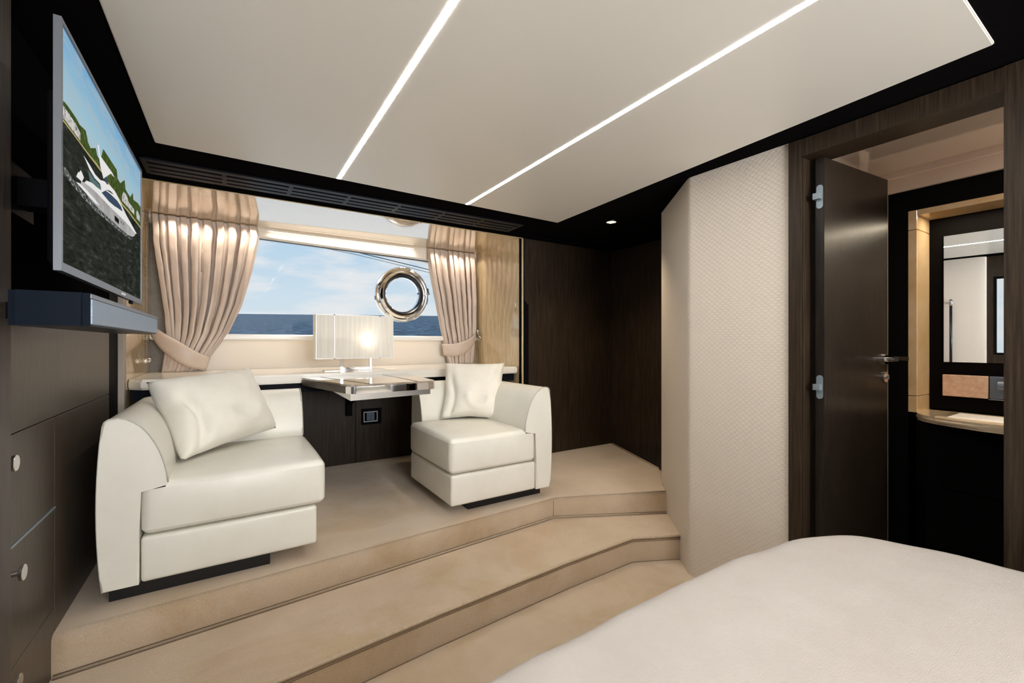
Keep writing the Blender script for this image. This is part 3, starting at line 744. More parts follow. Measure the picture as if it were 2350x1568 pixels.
# ------------------------------------------------------------------ pillows
def pillow(label, BL, BR, TR, TL, T, seed, back):
    rnd = random.Random(seed); n = 34; bm = bm_new()
    BL, BR, TR, TL = map(Vector, (BL, BR, TR, TL))
    nrm = (BR-BL).cross(TL-BL).normalized()
    if nrm.dot(Vector(back)) > 0: nrm = -nrm
    ph = [rnd.uniform(0, 6) for _ in range(6)]
    sides = []
    for sd in (1, -1):
        g = []
        for j in range(n+1):
            row = []
            for i in range(n+1):
                u, v = -1+2*i/n, -1+2*j/n
                # edges pull in between pointed corners
                uu = u*(1-.085*(1-v*v)) + .012*math.sin(5*v+ph[0])*abs(u)**3*(1-v*v); vv = v*(1-.085*(1-u*u)) + .012*math.sin(5*u+ph[1])*abs(v)**3*(1-u*u)
                a, b2 = (uu+1)/2, (vv+1)/2
                p = (BL*(1-a)+BR*a)*(1-b2) + (TL*(1-a)+TR*a)*b2
                h = ((1-u*u)*(1-v*v))**.36*T
                e = (1-max(abs(u), abs(v)))
                wr = .004*math.sin(7*u+3*v+ph[0])*math.sin(5*v-2*u+ph[1]) + .007*math.exp(-e*7)*math.sin(16*u+ph[2])*math.sin(15*v+ph[3])
                wr += .007*math.exp(-(1-v)*5)*math.sin(13*u+ph[5])*(1-u*u) + .006*math.exp(-(1+u)*6)*math.sin(11*v+ph[2])*(1-v*v)
                wr += .010*math.exp(-((u+.1)**2*5+(v+.85)**2*9))*math.sin(9*u+ph[4])
                wr -= .050*math.exp(-((u+.70+.06*math.sin(4*v))/.085)**2)/(1+math.exp((v-.35)*9))
                wr -= .022*math.exp(-((u-.2*v-.60)/.09)**2)*max(0, v) + .020*math.exp(-((u-.2)**2+(v+.42)**2)/.05) - .012*math.exp(-((math.hypot(u-.2, v+.42)-.36)/.09)**2)*(v < -.3)
                wr += .006*math.sin(3.1*u+2.2*v+ph[0])
                h2 = h + wr*(h/T)
                row.append((p + nrm*sd*h2, (i, j)))
            g.append(row)
        sides.append(g)
    cache = {}
    def V(sd, i, j):
        key = (i, j) if (i in (0, n) or j in (0, n)) else (sd, i, j)
        if key not in cache: cache[key] = bm.verts.new(sides[sd][j][i][0])
        return cache[key]
    for sd in (0, 1):
        for j in range(n):
            for i in range(n):
                q = [V(sd, i, j), V(sd, i+1, j), V(sd, i+1, j+1), V(sd, i, j+1)]
                bm.faces.new(q if sd == 0 else q[::-1])
    edge = [(i, 0) for i in range(n)] + [(n, j) for j in range(n)] + [(i, n) for i in range(n, 0, -1)] + [(0, j) for j in range(n, 0, -1)]
    ed = [cache[k].co.copy() for k in edge]
    o = obj('throw_pillow', bm, M['pillow'], None, smooth=180)
    tag(o, label, 'pillow', 'ivory throw pillows')
    return o
pillow('large ivory pillow slumped in the left armchair', (-.19, 2.45, -.530), (.215, 2.86, -.490), (.080, 2.97, -.150), (-.345, 2.68, -.185), .115, 4, (-1, 1, 0))
pillow('upright ivory pillow in the right armchair', (1.255, 2.90, -.540), (1.640, 2.66, -.545), (1.755, 2.84, -.150), (1.372, 3.09, -.150), .090, 9, (1, 1, 0))

# ------------------------------------------------------------------ left drawers / cabinet
FX = -.520
t = thing('drawer_cabinet', 'dark wood built-in cabinet with drawers under the television', 'cabinet', (FX-.02, 2.2, FL))
bm = bm_new(); add_box(bm, -.545, FX-.016, 1.0, 2.934, FL+.001, .90); obj('carcass', bm, M['blackmatt'], t)
def cpanel(name, y0, y1, z0, z1, par=None, x=FX):
    bm = box(x-.015, x, y0, y1, z0, z1, .0012, 1); return obj(name, bm, M['espresso_cab'], par or t)
cpanel('upper_panel', 1.40, 2.932, -.2545, .055); 
bm = box(FX-.015, FX, 1.40, 2.932, .057, .905, .0012, 1); obj('back_panel', bm, M['black'], t)
cpanel('side_panel', 2.137, 2.932, -1.198, -.2575)
cpanel('toe_panel', 1.40, 2.932, FL+.002, -1.201, x=FX-.004)
for i, (z0, z1, ky, kz) in enumerate(((-.566, -.2575, 1.722, -.325), (-.914, -.574, 1.775, -.645), (-1.198, -.917, 1.745, -.935))):
    d = cpanel('drawer', 1.50, 2.134, z0, z1)
    bm = bm_new(); add_cyl(bm, (FX, ky, kz), (1, 0, 0), .008, .022, 16); add_cyl(bm, (FX+.020, ky, kz), (1, 0, 0), .022, .008, 28)
    bmesh.ops.bevel(bm, geom=[e for e in bm.edges if e.calc_length() < .006], offset=.001, segments=1, affect='EDGES')
    obj('knob', bm, M['nickel'], d, smooth=35)
bm = box(FX-.012, FX+.004, 1.50, 2.134, -.5735, -.567, .001, 1); obj('finger_rail', bm, M['hinge'], t)
bm = box(-.545, -.462, 1.42, 1.592, FL+.0005, CE-.001, .012, 4)
struct('trim_13', bm, wood('post_wood', (.045, .036, .030), (.065, .053, .045), (.09, .075, .064), (9, 9, .4), 12, .5, .2, .001, spec=.3), 'dark upright post at the far left edge of the view', 'post', smooth=40)

# ------------------------------------------------------------------ television and soundbar
TX = -.310
t = thing('television', 'wall mounted television showing a motor yacht by a wooded shore', 'television', (TX-.02, 1.81, .158))
ty0, ty1, tz0, tz1 = 1.316, 2.314, .157, .706
bm = bm_new()
add_box(bm, TX-.013, TX, ty0, ty0+.010, tz0, tz1); add_box(bm, TX-.013, TX, ty1-.009, ty1, tz0, tz1)
add_box(bm, TX-.013, TX, ty0+.010, ty1-.009, tz1-.009, tz1); add_box(bm, TX-.013, TX, ty0+.010, ty1-.009, tz0, tz0+.019)
obj('bezel', bm, M['tvframe'], t)
bm = box(TX-.060, TX-.014, ty0+.14, ty1-.14, tz0+.03, tz1-.1, .012, 3); add_box(bm, TX-.014, TX-.0135, ty0+.003, ty1-.003, tz0+.003, tz1-.003)
obj('rear_housing', bm, M['tvback'], t)
bm = bm_new(); add_box(bm, FX+.001, FX+.012, 1.74, 1.90, .36, .50); add_box(bm, FX+.012, TX-.061, 1.78, 1.86, .39, .47); obj('wall_mount', bm, M['tvback'], t)
bm = box(TX-.010, TX-.0002, 2.10, 2.135, tz0-.012, tz0+.001, .003, 2); obj('sensor', bm, M['tvback'], t)
bm = box(TX, TX+.0008, 1.925, 1.985, tz0+.006, tz0+.013); obj('badge', bm, M['sillwhite'], t)
# screen with its picture
Y0, Y1, Z0, Z1 = ty0+.010, ty1-.009, tz0+.019, tz1-.009
def skypic():
    m = bpy.data.materials.new('screen_sky'); m.use_nodes = True; nt = m.node_tree; b = nt.nodes['Principled BSDF']
    setp(b, base=(.004, .004, .004), rough=.2, ems=1.0, spec=.0)
    n = noise(nt, 5, (1, 1.2, 6), 4, .55, dist=1.2)
    tc = N(nt, 'ShaderNodeTexCoord'); sp = N(nt, 'ShaderNodeSeparateXYZ'); nt.links.new(tc.outputs['Generated'], sp.inputs[0])
    r = ramp(nt, sp.outputs[2], [(.6, (.42, .55, .60)), (.8, (.30, .50, .62)), (1.0, (.17, .38, .60))])
    r2 = ramp(nt, n.outputs[0], [(.45, (0, 0, 0)), (.62, (.55, .55, .55))])
    mx = N(nt, 'ShaderNodeMix', data_type='RGBA'); nt.links.new(r2.outputs[0], mx.inputs[0]); nt.links.new(r.outputs[0], mx.inputs[6]); mx.inputs[7].default_value = (.40, .47, .50, 1)
    nt.links.new(mx.outputs[2], b.inputs['Emission Color']); return m
def noisepic(name, stops, scale, stretch, s=1.0, dist=0):
    m = bpy.data.materials.new('screen_' + name); m.use_nodes = True; nt = m.node_tree; b = nt.nodes['Principled BSDF']
    setp(b, base=(.004, .004, .004), rough=.2, ems=s, spec=.0)
    n = noise(nt, scale, stretch, 6, .7, dist=dist); r = ramp(nt, n.outputs[0], stops)
    nt.links.new(r.outputs[0], b.inputs['Emission Color']); return m
PICM = [skypic(),
        noisepic('water', [(.35, (.008, .010, .006)), (.55, (.024, .028, .021)), (.68, (.060, .068, .060)), (.80, (.22, .24, .23))], 26, (1, .5, 2.6), 1.0, .3),
        noisepic('trees', [(.35, (.012, .026, .006)), (.55, (.06, .10, .02)), (.70, (.20, .21, .09))], 60, (1, 2, .7)),
        pic('bank', (.45, .36, .16)), noisepic('house', [(.4, (.10, .11, .12)), (.5, (.62, .60, .57))], 70, (1, 1, 1)),
        pic('white', (.78, .77, .76)), noisepic('hull', [(.35, (.30, .29, .28)), (.65, (.52, .51, .49))], 5, (1, 1, 1)),
        pic('glass', (.045, .07, .11)), pic('teal', (.10, .16, .16)), noisepic('foam', [(.42, (.02, .025, .022)), (.54, (.12, .13, .12)), (.68, (.70, .71, .69))], 60, (1, 1, 2.5)),
        pic('dark', (.012, .012, .012))]
P = {}
P['water'] = (1, [(Y0, Z0), (Y0, .491), (1.46, .491), (1.537, .490), (1.63, .493), (1.69, .49), (1.889, .469), (2.065, .473), (Y1, .469), (Y1, Z0)])
P['trees'] = (2, [(Y0, .529), (1.348, .536), (1.372, .538), (1.402, .536), (1.422, .533), (1.438, .538), (1.466, .534), (1.488, .532), (1.518, .541), (1.533, .528), (1.537, .521), (1.562, .513), (1.582, .515), (1.60, .512), (1.616, .533), (1.63, .518), (1.665, .516), (1.698, .562), (1.706, .540), (1.73, .533), (1.76, .536), (1.772, .564), (1.781, .540), (1.795, .538), (1.807, .556), (1.820, .538), (1.85, .560), (1.862, .542), (1.873, .560), (1.885, .536), (1.925, .533), (1.95, .540), (1.98, .537), (1.995, .566), (2.010, .538), (2.09, .533), (2.125, .540), (2.141, .564), (2.155, .540), (2.2, .545), (2.252, .554), (Y1, .553), (Y1, .469), (2.065, .473), (1.889, .469), (1.69, .49), (1.63, .493), (1.537, .49), (1.46, .491), (Y0, .491)])
P['bank'] = (3, [(Y0, .494), (1.46, .493), (1.537, .492), (1.63, .495), (1.69, .492), (1.889, .472), (2.065, .476), (Y1, .472), (Y1, .466), (2.065, .469), (1.889, .466), (1.69, .487), (1.63, .49), (1.537, .487), (1.46, .489), (Y0, .489)])
P['house'] = (4, [(Y0+.002, .517), (1.337, .524), (1.392, .524), (1.392, .518), (1.440, .522), (1.471, .515), (1.471, .496), (Y0+.002, .497)])
P['house2'] = (4, [(1.951, .500), (1.975, .520), (2.029, .522), (2.06, .508), (2.168, .508), (2.168, .488), (1.951, .482)])
P['house3'] = (4, [(2.209, .509), (2.23, .522), (2.285, .512), (2.285, .488), (2.216, .487)])
P['foam'] = (9, [(1.36, .392), (1.425, .383), (1.528, .376), (1.634, .375), (1.759, .379), (1.899, .379), (2.053, .386), (2.138, .390), (2.10, .380), (2.041, .375), (1.879, .367), (1.743, .364), (1.606, .359), (1.509, .361), (1.40, .368), (Y0, .378), (Y0, .392)])
P['hull'] = (6, [(1.470, .388), (1.475, .398), (1.503, .405), (1.559, .412), (1.62, .415), (1.759, .417), (1.909, .422), (2.065, .426), (2.195, .422), (2.170, .408), (2.128, .396), (2.053, .387), (1.899, .38), (1.759, .378), (1.634, .375), (1.54, .378)])
P['deck'] = (5, [(1.503, .404), (1.521, .415), (1.566, .424), (1.634, .432), (1.679, .443), (1.72, .452), (1.80, .462), (1.86, .474), (1.92, .468), (1.951, .452), (2.017, .450), (2.102, .440), (2.216, .426), (2.19, .4205), (2.065, .4235), (1.909, .4195), (1.759, .4145), (1.62, .4125), (1.559, .4095)])
P['fly'] = (5, [(1.495, .470), (1.545, .466), (1.606, .458), (1.66, .460), (1.70, .470), (1.78, .480), (1.84, .482), (1.90, .474), (1.94, .456), (1.84, .468), (1.777, .464), (1.72, .452), (1.67, .440), (1.655, .448), (1.60, .446), (1.55, .452)])
P['cockpit'] = (8, [(1.535, .446), (1.60, .442), (1.655, .444), (1.672, .434), (1.62, .428), (1.553, .424)])
P['tender'] = (5, [(1.433, .397), (1.450, .414), (1.462, .412), (1.469, .424), (1.480, .422), (1.497, .415), (1.48, .399)])
P['swim'] = (5, [(1.430, .383), (1.457, .389), (1.528, .391), (1.606, .389), (1.652, .385), (1.606, .380), (1.497, .381)])
P['sidewin'] = (7, [(1.671, .428), (1.718, .448), (1.785, .455), (1.869, .460), (1.925, .457), (1.955, .446), (1.879, .438), (1.831, .432), (1.759, .427)])
P['windscreen'] = (7, [(1.668, .520), (1.690, .516), (1.751, .480), (1.737, .470), (1.712, .472)])
P['radar'] = (5, [(1.625, .545), (1.64, .552), (1.655, .527), (1.80, .527), (1.831, .522), (1.80, .519), (1.66, .519), (1.665, .500), (1.70, .476), (1.69, .474), (1.655, .498)])
P['hullwindow'] = (10, [(1.831, .404), (1.894, .405), (1.894, .389), (1.833, .388)])
P['port1'] = (10, [(1.925, .4075), (1.935, .4075), (1.935, .401), (1.925, .401)])
P['port2'] = (10, [(1.955, .4085), (1.965, .4085), (1.965, .402), (1.955, .402)])
bm = bm_new(); f = bm.faces.new([bm.verts.new(p) for p in ((TX-.004, Y0, Z0), (TX-.004, Y1, Z0), (TX-.004, Y1, Z1), (TX-.004, Y0, Z1))]); f.material_index = 0
scr = obj('screen', bm, PICM[0], t)
for k, (nm, (mi, pts)) in enumerate(P.items()):
    bm = bm_new(); x = TX-.0038+.00012*k
    f = bm.faces.new([bm.verts.new((x, y, z)) for y, z in pts])
    bmesh.ops.triangulate(bm, faces=[f])
    P[nm] = bm
# the picture is one flat mesh
bmall = bm_new(); mats = PICM[1:]
order = [1, 2, 3, 4, 4, 4, 9, 6, 5, 5, 8, 5, 5, 7, 7, 5, 10, 10, 10]
for bmi, mi in zip(P.values(), order):
    vm = {}
    for v in bmi.verts: vm[v] = bmall.verts.new(v.co)
    for f in bmi.faces:
        nf = bmall.faces.new([vm[v] for v in f.verts]); nf.material_index = mi-1
    bmi.free()
obj('picture', bmall, mats, scr)

t = thing('soundbar', 'slim soundbar with a blue grey grille below the television', 'soundbar', (-.30, 1.74, .035))
bm = bm_new(); add_box(bm, -.372, -.253, 1.247, 2.222, .036, .106); bmesh.ops.bevel(bm, geom=[e for e in bm.edges if abs(e.verts[0].co.z-e.verts[1].co.z) > .01], offset=.012, segments=4, affect='EDGES')
obj('body', bm, M['sbside'], t, smooth=40)
obj('grille', box(-.256, -.250, 1.262, 2.218, .040, .094, .002, 2), M['sbgrille'], t)
obj('top_edge', box(-.258, -.2495, 1.260, 2.219, .0945, .1045, .001, 1), M['tvframe'], t)
for ya in (1.55, 1.90): obj('bracket', box(FX+.001, -.373, ya, ya+.1, .06, .10), M['tvback'], t)

# ------------------------------------------------------------------ ceiling vent and downlight
t = thing('ceiling_vent', 'long slotted black air vent in the ceiling above the window bay', 'vent', (.75, 2.91, CE-.002))
obj('backing', box(-.37, 1.90, 2.795, 3.030, CE-.0005, CE+.0035), M['blackmatt'], t)
for y in (2.790, 2.858, 2.922, 2.985): obj('slat', box(-.37, 1.90, y, y+.042, CE-.008, CE-.0006, .001, 1), M['vent'], t)
for x in (-.385, -.048, .279, .605, .925, 1.242, 1.555, 1.880): obj('divider', box(x, x+.022, 2.795, 3.022, CE-.0075, CE-.0006), M['vent'], t)
t = thing('downlight', 'small warm downlight in the black ceiling near the corner', 'light', (2.414, 2.369, CE-.004))
bm = bm_new(); lathe_ring(bm, (2.414, 2.369, CE+.002), (0, .001, -1), [(.048, 0), (.048, .006), (.036, .008), (.034, 0)], 32); obj('rim', bm, M['nickel'], t, smooth=40)
bm = bm_new(); add_cyl(bm, (2.414, 2.369, CE+.003), (0, 0, -1), .034, .004, 24); obj('lens', bm, M['spot'], t)

# ------------------------------------------------------------------ bed
t = thing('bed', 'large bed with pale linen cover in the foreground', 'bed', (.9, -.35, FL))
out = [(-.15, .755), (.38, .765), (.64, .775), (1.11, .787), (1.41, .775), (1.60, .750), (1.73, .712), (1.815, .665), (1.865, .59), (1.90, .50), (1.925, .40), (1.955, .27), (1.985, .05), (2.0, -.4), (2.0, -1.45), (.9, -1.45), (-.15, -1.45), (-.15, -.4)]
def chaikin(p, n):
    for _ in range(n):
        q = []
        for i in range(len(p)):
            a, b2 = p[i], p[(i+1) % len(p)]
            q += [(a[0]*.75+b2[0]*.25, a[1]*.75+b2[1]*.25), (a[0]*.25+b2[0]*.75, a[1]*.25+b2[1]*.75)]
        p = q
    return p
o2 = chaikin(out, 2); cx, cy = .95, -.35; n = len(o2)
bm = bm_new(); rings = []
levels = [(.992, -1.18), (1.0, -.95), (1.003, -.80), (1.001, -.73), (.996, -.695), (.987, -.672), (.972, -.662), (.95, -.659), (.90, -.657), (.8, -.655), (.65, -.653), (.48, -.65), (.3, -.65), (.12, -.65)]
for s, z in levels:
    rings.append([bm.verts.new((cx+(x-cx)*s, cy+(y-cy)*s, z + (.0022*math.sin(23*x+3*y)+.002*math.sin(31*y+17*x))*(s > .9 and s < 1))) for x, y in o2])
for A, B in zip(rings, rings[1:]):
    for i in range(n): bm.faces.new((A[i], A[(i+1) % n], B[(i+1) % n], B[i]))
bm.faces.new(rings[-1])
obj('duvet', bm, M['linen'], t, smooth=180)
bm = bm_new(); add_prism(bm, [(cx+(x-cx)*.96, cy+(y-cy)*.96) for x, y in out], FL+.001, -1.0); obj('divan_base', bm, M['espresso'], t)
bm = soft_box(-.2, 2.05, -1.62, -1.48, FL+.001, -.10, .03, cuts=2)
obj('headboard', bm, M['leather'], t, smooth=50)

# ------------------------------------------------------------------ bathroom door
d = thing('door_1', 'open dark wood bathroom door swung inwards', 'door', (2.215, .90, FL), kind='structure')
hp, ep = Vector((2.215, .881)), Vector((2.80, .831)); dr = (ep-hp).normalized(); nn = Vector((-dr.y, dr.x))
th = .036
bm = bm_new(); add_prism(bm, [tuple(hp), tuple(ep), tuple(ep+nn*th), tuple(hp+nn*th)], FL+.012, .829)
bmesh.ops.bevel(bm, geom=[e for e in bm.edges if abs(e.verts[0].co.z-e.verts[1].co.z) > .1], offset=.002, segments=2, affect='EDGES')
M['doorwood'] = wood('door_wood', (.008, .0058, .0045), (.014, .0105, .008), (.025, .018, .013), (14, 14, .5), 11, .30, .5, .0012, spec=.32)
leaf = obj('leaf', bm, M['doorwood'], d)
bm = bm_new(); a = ep+dr*.0005; add_prism(bm, [tuple(a), tuple(a+dr*.003), tuple(a+dr*.003+nn*th), tuple(a+nn*th)], FL+.012, .829); obj('lit_edge', bm, M['taupe_edge'], leaf)  # door end coloured lighter, where light would catch it
def dpt(s, off, z): p = hp+dr*s-nn*off; return Vector((p.x, p.y, z))
ax3 = Vector((-nn.x, -nn.y, 0)); dr3 = Vector((dr.x, dr.y, 0))
bm = bm_new(); add_cyl(bm, dpt(.553, 0, -.081), ax3, .026, .009, 32); add_cyl(bm, dpt(.553, .009, -.081), ax3, .011, .034, 20)
a = dpt(.545, .047, -.078)
lev = []
for q, (w, hgt) in ((0, (.012, .012)), (.02, (.011, .012)), (.06, (.008, .011)), (.125, (.007, .010))):
    c = a + dr3*q; lev.append([bm.verts.new(c + ax3*sx*w + Vector((0, 0, 1))*sz*hgt) for sx, sz in ((-1, -1), (1, -1), (1, 1), (-1, 1))])
for A, B in zip(lev, lev[1:]):
    for i in range(4): bm.faces.new((A[i], A[(i+1) % 4], B[(i+1) % 4], B[i]))
bm.faces.new(lev[0][::-1]); bm.faces.new(lev[-1])
obj('handle', bm, M['chrome'], leaf, smooth=35)
bm = bm_new(); add_cyl(bm, dpt(.555, 0, -.170), ax3, .026, .007, 32); add_cyl(bm, dpt(.555, .007, -.170), ax3, .012, .007, 20); add_box(bm, *(lambda p: (p.x-.003, p.x+.003, p.y-.004, p.y, p.z-.009, p.z+.009))(dpt(.555, .014, -.170)))
obj('lock', bm, M['nickel'], leaf, smooth=35)
for zc in (.656, -.196):
    bm = bm_new(); c = hp + nn*th*.45
    X0 = hp.x - .0015
    def stadium(z0, z1, x, w):
        pts = []
        y = c.y
        r = w/2
        for k in range(9): an = PI*k/8; pts.append((y+r*math.cos(an), z1-r+r*math.sin(an)))
        for k in range(9): an = PI+PI*k/8; pts.append((y+r*math.cos(an), z0+r+r*math.sin(an)))
        A = [bm.verts.new((x, *p)) for p in pts]; B = [bm.verts.new((x-.003, *p)) for p in pts]
        bm.faces.new(A); bm.faces.new(B[::-1])
        for i in range(len(A)): bm.faces.new((A[i], A[(i+1) % len(A)], B[(i+1) % len(A)], B[i]))
    stadium(zc-.053, zc+.053, X0, .026)
    add_box(bm, X0-.026, X0-.003, c.y-.009, c.y+.018, zc-.013, zc+.013)
    add_box(bm, X0-.028, X0-.026, c.y-.005, c.y+.010, zc-.006, zc+.006)
    obj('hinge', bm, M['hinge'], d)

# ------------------------------------------------------------------ bathroom
bm = bm_new(); add_box(bm, 2.29, 3.5, -.6, .96, .895, .93)
struct('ceiling_bath', bm, M['bathceil'], 'glossy beige bathroom ceiling', 'ceiling')
bm = bm_new(); add_box(bm, 2.93, 3.4, -.6, .96, .792, .8945); add_box(bm, 2.905, 2.93, -.6, .955, .862, .8945)
struct('trim_14', bm, M['bathcove'], 'stepped cream cove above the bathroom cabinet wall', 'trim')
bm = bm_new(); add_box(bm, 2.302, 2.95, .955, .998, FL, .893)
struct('wall_bath_left', bm, M['bathcove'], 'pale bathroom wall behind the open door', 'wall')
bm = bm_new(); add_box(bm, 2.29, 3.5, -.64, -.6, FL, .93)
struct('wall_bath_right', bm, M['bathcove'], 'pale far side wall of the bathroom', 'wall')
bm = bm_new(); add_box(bm, 2.30, 3.3, -.6, .955, FL-.03, FL+.001)
struct('floor_bath', bm, M['marble'], 'beige marble bathroom floor', 'floor')
bm = bm_new(); add_box(bm, 2.95, 3.16, .792, .955, FL, .791); add_box(bm, 2.95, 3.16, -.6, .792, .685, .791); add_box(bm, 3.155, 3.2, -.6, .792, FL, .791)
struct('wall_bath_back', bm, M['blackmatt'], 'black bathroom wall around the mirror niche', 'wall')
# onyx lining of the niche
t = thing('niche_lining', 'golden onyx lining of the bathroom mirror niche', 'tile lining', (3.05, .77, -.36))
for z0, z1 in ((-.355, -.2725), (-.270, .582), (.5845, .683)):
    bm = bm_new(); lo, hi = add_prism(bm, [(2.947, .756), (2.947, .7915), (3.152, .7915), (3.152, .752)], z0, z1); bmesh.ops.bevel(bm, geom=bm.edges[:], offset=.002, segments=1, affect='EDGES'); obj('side_tile', bm, M['onyx'], t)
obj('top_tile', box(2.947, 3.152, -.595, .7555, .655, .683, .002, 1), M['onyx'], t)
# mirror cabinet: black board with mirror door, very slightly ajar
t = thing('mirror_cabinet', 'black framed mirror in the bathroom niche', 'mirror', (3.13, .4, -.34))
bm = bm_new(); add_box(bm, 3.125, 3.151, -.59, .7515, .556+.002, .6545); add_box(bm, 3.125, 3.151, -.59, .7515, -.345, -.100); add_box(bm, 3.125, 3.151, .700, .7515, -.100, .558)
obj('frame', bm, M['black'], t)
MA = math.radians(3.0)
bm = bm_new(); y0, y1 = -.55, .695
def mpt(s, off): return (3.118 + s*math.sin(MA) + off, y1 - s*math.cos(MA)) 
L = 1.2
q = [mpt(0, 0), mpt(L, 0), mpt(L, .004), mpt(0, .004)]
q = [(3.118 + 0, y1), (3.118 - L*math.sin(MA)*0, y0), (3.122, y0), (3.122, y1)]
M_rot = Matrix.Translation((3.12, y1, 0)) @ Matrix.Rotation(MA, 4, 'Z') @ Matrix.Translation((-3.12, -y1, 0))
add_prism(bm, q, -.097, .556); bmesh.ops.transform(bm, matrix=M_rot, verts=bm.verts[:])
obj('mirror', bm, M['mirror'], t)
# stone plaque and towel ring holder
o = obj('stone_plaque', box(3.108, 3.124, .535, .698, -.272, -.162, .003, 2), M['breccia']); tag(o, 'small pink stone panel below the bathroom mirror', 'tile')
t = thing('tissue_holder', 'blue grey recessed holder beside the pink stone panel', 'holder', (3.11, .45, -.27))
obj('body', box(3.112, 3.124, .30, .532, -.272, -.162, .003, 2), M['bluegrey'], t)
bm = bm_new(); add_cyl(bm, (3.10, .31, -.205), (0, 1, 0), .022, .19, 24); obj('roll', bm, M['bluegrey'], t, smooth=40)
obj('frame', box(3.108, 3.126, .298, .534, -.276, -.2735), M['nickel'], t)
# vanity
t = thing('bathroom_vanity', 'black vanity with curved beige marble top under the mirror', 'vanity', (3.0, .3, FL))
zc = -.352
ct = [(3.13, .757), (2.935, .760), (2.905, .745), (2.86, .715), (2.80, .668), (2.765, .60), (2.740, .50), (2.725, .38), (2.72, .2), (2.72, -.55), (3.13, -.55)]
bm = bm_new()
# top with a sunken basin
from mathutils.geometry import tessellate_polygon
lo, hi = add_prism(bm, ct, zc-.032, zc)
bmesh.ops.bevel(bm, geom=[e for e in bm.edges if abs(e.verts[0].co.z-e.verts[1].co.z) < 1e-4 and all(v.co.x < 3.1 for v in e.verts)], offset=.012, segments=3, affect='EDGES')
tp = obj('marble_top', bm, M['marble'], t, smooth=40)
bm = soft_box(2.80, 3.07, -.20, .66, zc-.02, zc+.004, .004, cuts=2, seg=2); obj('basin_rim', bm, M['marble'], t, smooth=40)
bm = soft_box(2.825, 3.045, -.17, .625, zc-.02, zc+.006, .008, cuts=2, seg=2); obj('basin', bm, M['sillwhite'], t, smooth=40)
body = [(3.15, .755), (2.93, .755), (2.86, .700), (2.85, .655), (2.85, -.55), (3.15, -.55)]
bm = bm_new(); add_prism(bm, body, FL+.002, zc-.034); obj('carcass', bm, M['blackmatt'], t)
for (y0, y1, z0, z1) in ((.05, .648, -.69, -.392), (.05, .648, -1.26, -.695), (-.54, .045, -.69, -.392), (-.54, .045, -1.26, -.695)):
    obj('door', box(2.836, 2.8495, y0, y1, z0, z1, .001, 1), M['black'], t)

# ------------------------------------------------------------------ lights
def area(name, loc, rot, sx, sy, power, col, spread=180):
    l = bpy.data.lights.new(name, 'AREA'); l.shape = 'RECTANGLE'; l.size = sx; l.size_y = sy; l.energy = power; l.color = col; l.spread = math.radians(spread)
    o = bpy.data.objects.new(name, l); C.objects.link(o); o.location = loc; o.rotation_euler = rot; return o
def spot(name, loc, tgt, power, col, ang=80, blend=.6, r=.03):
    l = bpy.data.lights.new(name, 'SPOT'); l.energy = power; l.color = col; l.spot_size = math.radians(ang); l.spot_blend = blend; l.shadow_soft_size = r
    o = bpy.data.objects.new(name, l); C.objects.link(o); o.location = loc
    o.rotation_euler = (Vector(tgt)-Vector(loc)).to_track_quat('-Z', 'Y').to_euler(); return o
# fill light added outside the window behind the bed
area('fill_rear_window', (.85, -3.15, 0), (PI/2, 0, 0), 2.4, 1.4, 290, (.975, .985, 1.0))
# daylight through the sea window
# warm lights recessed in the bay ceiling in front of the curtains
for x, p in ((-.36, 2.5), (-.20, 6), (-.02, 3.5), (.12, 4.5), (1.66, 3), (1.86, 6), (2.02, 2)):
    spot('bay_spot', (x, 3.865, CE-.006), (x, 3.96, .3), p, (1.0, .87, .73), 120, .8, .012)
area('bay_glow', (.85, 3.98, CE-.004), (0, 0, 0), 1.2, .012, 7, (1.0, .90, .80), 120)
spot('corner_downlight', (2.414, 2.369, CE-.006), (2.46, 2.50, -1), 42, (1.0, .78, .50), 120, .8, .03)
# unseen spots added above the bed to brighten the cabin
for x, y, p in ((.1, -.9, 5), (1.8, -.9, 5)): spot('bed_fill_spot', (x, y, CE-.02), (x, y, -1), p, (1, .88, .72), 130, .8, .04)
# bathroom
area('niche_strip', (3.03, .20, .652), (0, 0, 0), .04, 1.0, 7, (1.0, .84, .62))
area('bath_ceiling_light', (2.60, -.25, .885), (0, 0, 0), .25, .25, 12, (1.0, .86, .72))
l = bpy.data.lights.new('sun', 'SUN'); l.energy = 2.6; l.angle = .01; l.color = (1, .97, .92)
o = bpy.data.objects.new('sun', l); C.objects.link(o); o.location = (5, 3, 8); o.rotation_euler = Vector((-.6, .12, -.8)).to_track_quat('-Z', 'Y').to_euler()
t = thing('added_uplight', 'added half round uplight, out of view, brightening the bathroom ceiling', 'light', (2.70, -.57, .40))  # bowl and uplight are added out of view to brighten the bathroom ceiling
bm = bm_new(); add_cyl(bm, (2.70, -.545, .40), (0, 0, 1), .035, .10, 20, .055); obj('bowl', bm, M['nickel'], t, smooth=40)
bm = bm_new(); add_cyl(bm, (2.70, -.545, .5005), (0, 0, 1), .045, .003, 20); obj('diffuser', bm, M['spot'], t)
spot('bath_fill_uplight', (2.70, -.545, .515), (2.70, -.30, .95), 26, (1.0, .90, .78), 150, .9, .04)
# unseen uplight added behind the headboard to brighten the ceiling
area('headboard_fill', (.9, -1.75, -.08), (PI+.2, 0, 0), 2.0, .12, 60, (1.0, .97, .92))

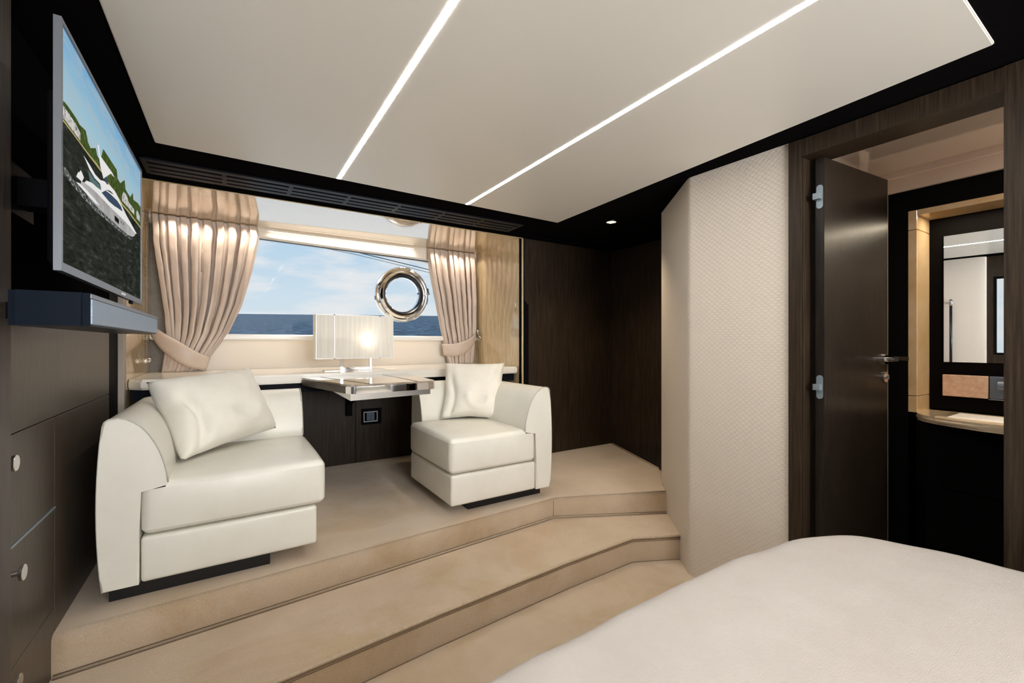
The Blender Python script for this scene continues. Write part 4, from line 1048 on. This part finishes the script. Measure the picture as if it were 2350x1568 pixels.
# ------------------------------------------------------------------ sky
w = bpy.data.worlds.new('sky'); sc.world = w; w.use_nodes = True; nt = w.node_tree
bg = nt.nodes['Background']; tc = N(nt, 'ShaderNodeTexCoord'); sp = N(nt, 'ShaderNodeSeparateXYZ'); nt.links.new(tc.outputs['Generated'], sp.inputs[0])
r = ramp(nt, sp.outputs[2], [(.0, (.68, .77, .82)), (.06, (.64, .755, .83)), (.22, (.46, .65, .83)), (.6, (.30, .52, .78))])
mp = N(nt, 'ShaderNodeMapping'); mp.inputs['Scale'].default_value = (2.2, 2.2, 7.5); nt.links.new(tc.outputs['Generated'], mp.inputs[0])
no = N(nt, 'ShaderNodeTexNoise'); no.inputs['Scale'].default_value = 3.2; no.inputs['Detail'].default_value = 6; no.inputs['Roughness'].default_value = .5; nt.links.new(mp.outputs[0], no.inputs[0])
cr = ramp(nt, no.outputs[0], [(.43, (0, 0, 0)), (.58, (.70, .70, .70)), (.72, (1, 1, 1))])
mx = N(nt, 'ShaderNodeMix', data_type='RGBA'); nt.links.new(cr.outputs[0], mx.inputs[0]); nt.links.new(r.outputs[0], mx.inputs[6]); mx.inputs[7].default_value = (.82, .83, .84, 1)
nt.links.new(mx.outputs[2], bg.inputs[0]); bg.inputs[1].default_value = 1.0

# ------------------------------------------------------------------ camera
cam = bpy.data.cameras.new('camera'); cam.sensor_width = 36; cam.lens = 36*1000/2350; cam.shift_y = 4/2350; cam.clip_start = .02; cam.clip_end = 12000
co = bpy.data.objects.new('camera', cam); C.objects.link(co); co.location = (0, 0, 0)
yaw = math.atan2(642, 1000)
co.rotation_euler = (PI/2, 0, -yaw)
sc.camera = co

# lift everything so that the lower carpet lies at height zero
for o in sc.objects:
    if o.parent is None: o.location.z += EYE
sc.view_settings.view_transform = 'Standard'; sc.view_settings.look = 'None'; sc.view_settings.gamma = 1; sc.view_settings.exposure = 0.0
sc.view_settings.use_curve_mapping = False
sc.cycles.max_bounces = 10; sc.cycles.diffuse_bounces = 5; sc.cycles.glossy_bounces = 5; sc.cycles.transparent_max_bounces = 12
sc.cycles.sample_clamp_indirect = 6.0; sc.cycles.caustics_reflective = False; sc.cycles.caustics_refractive = False
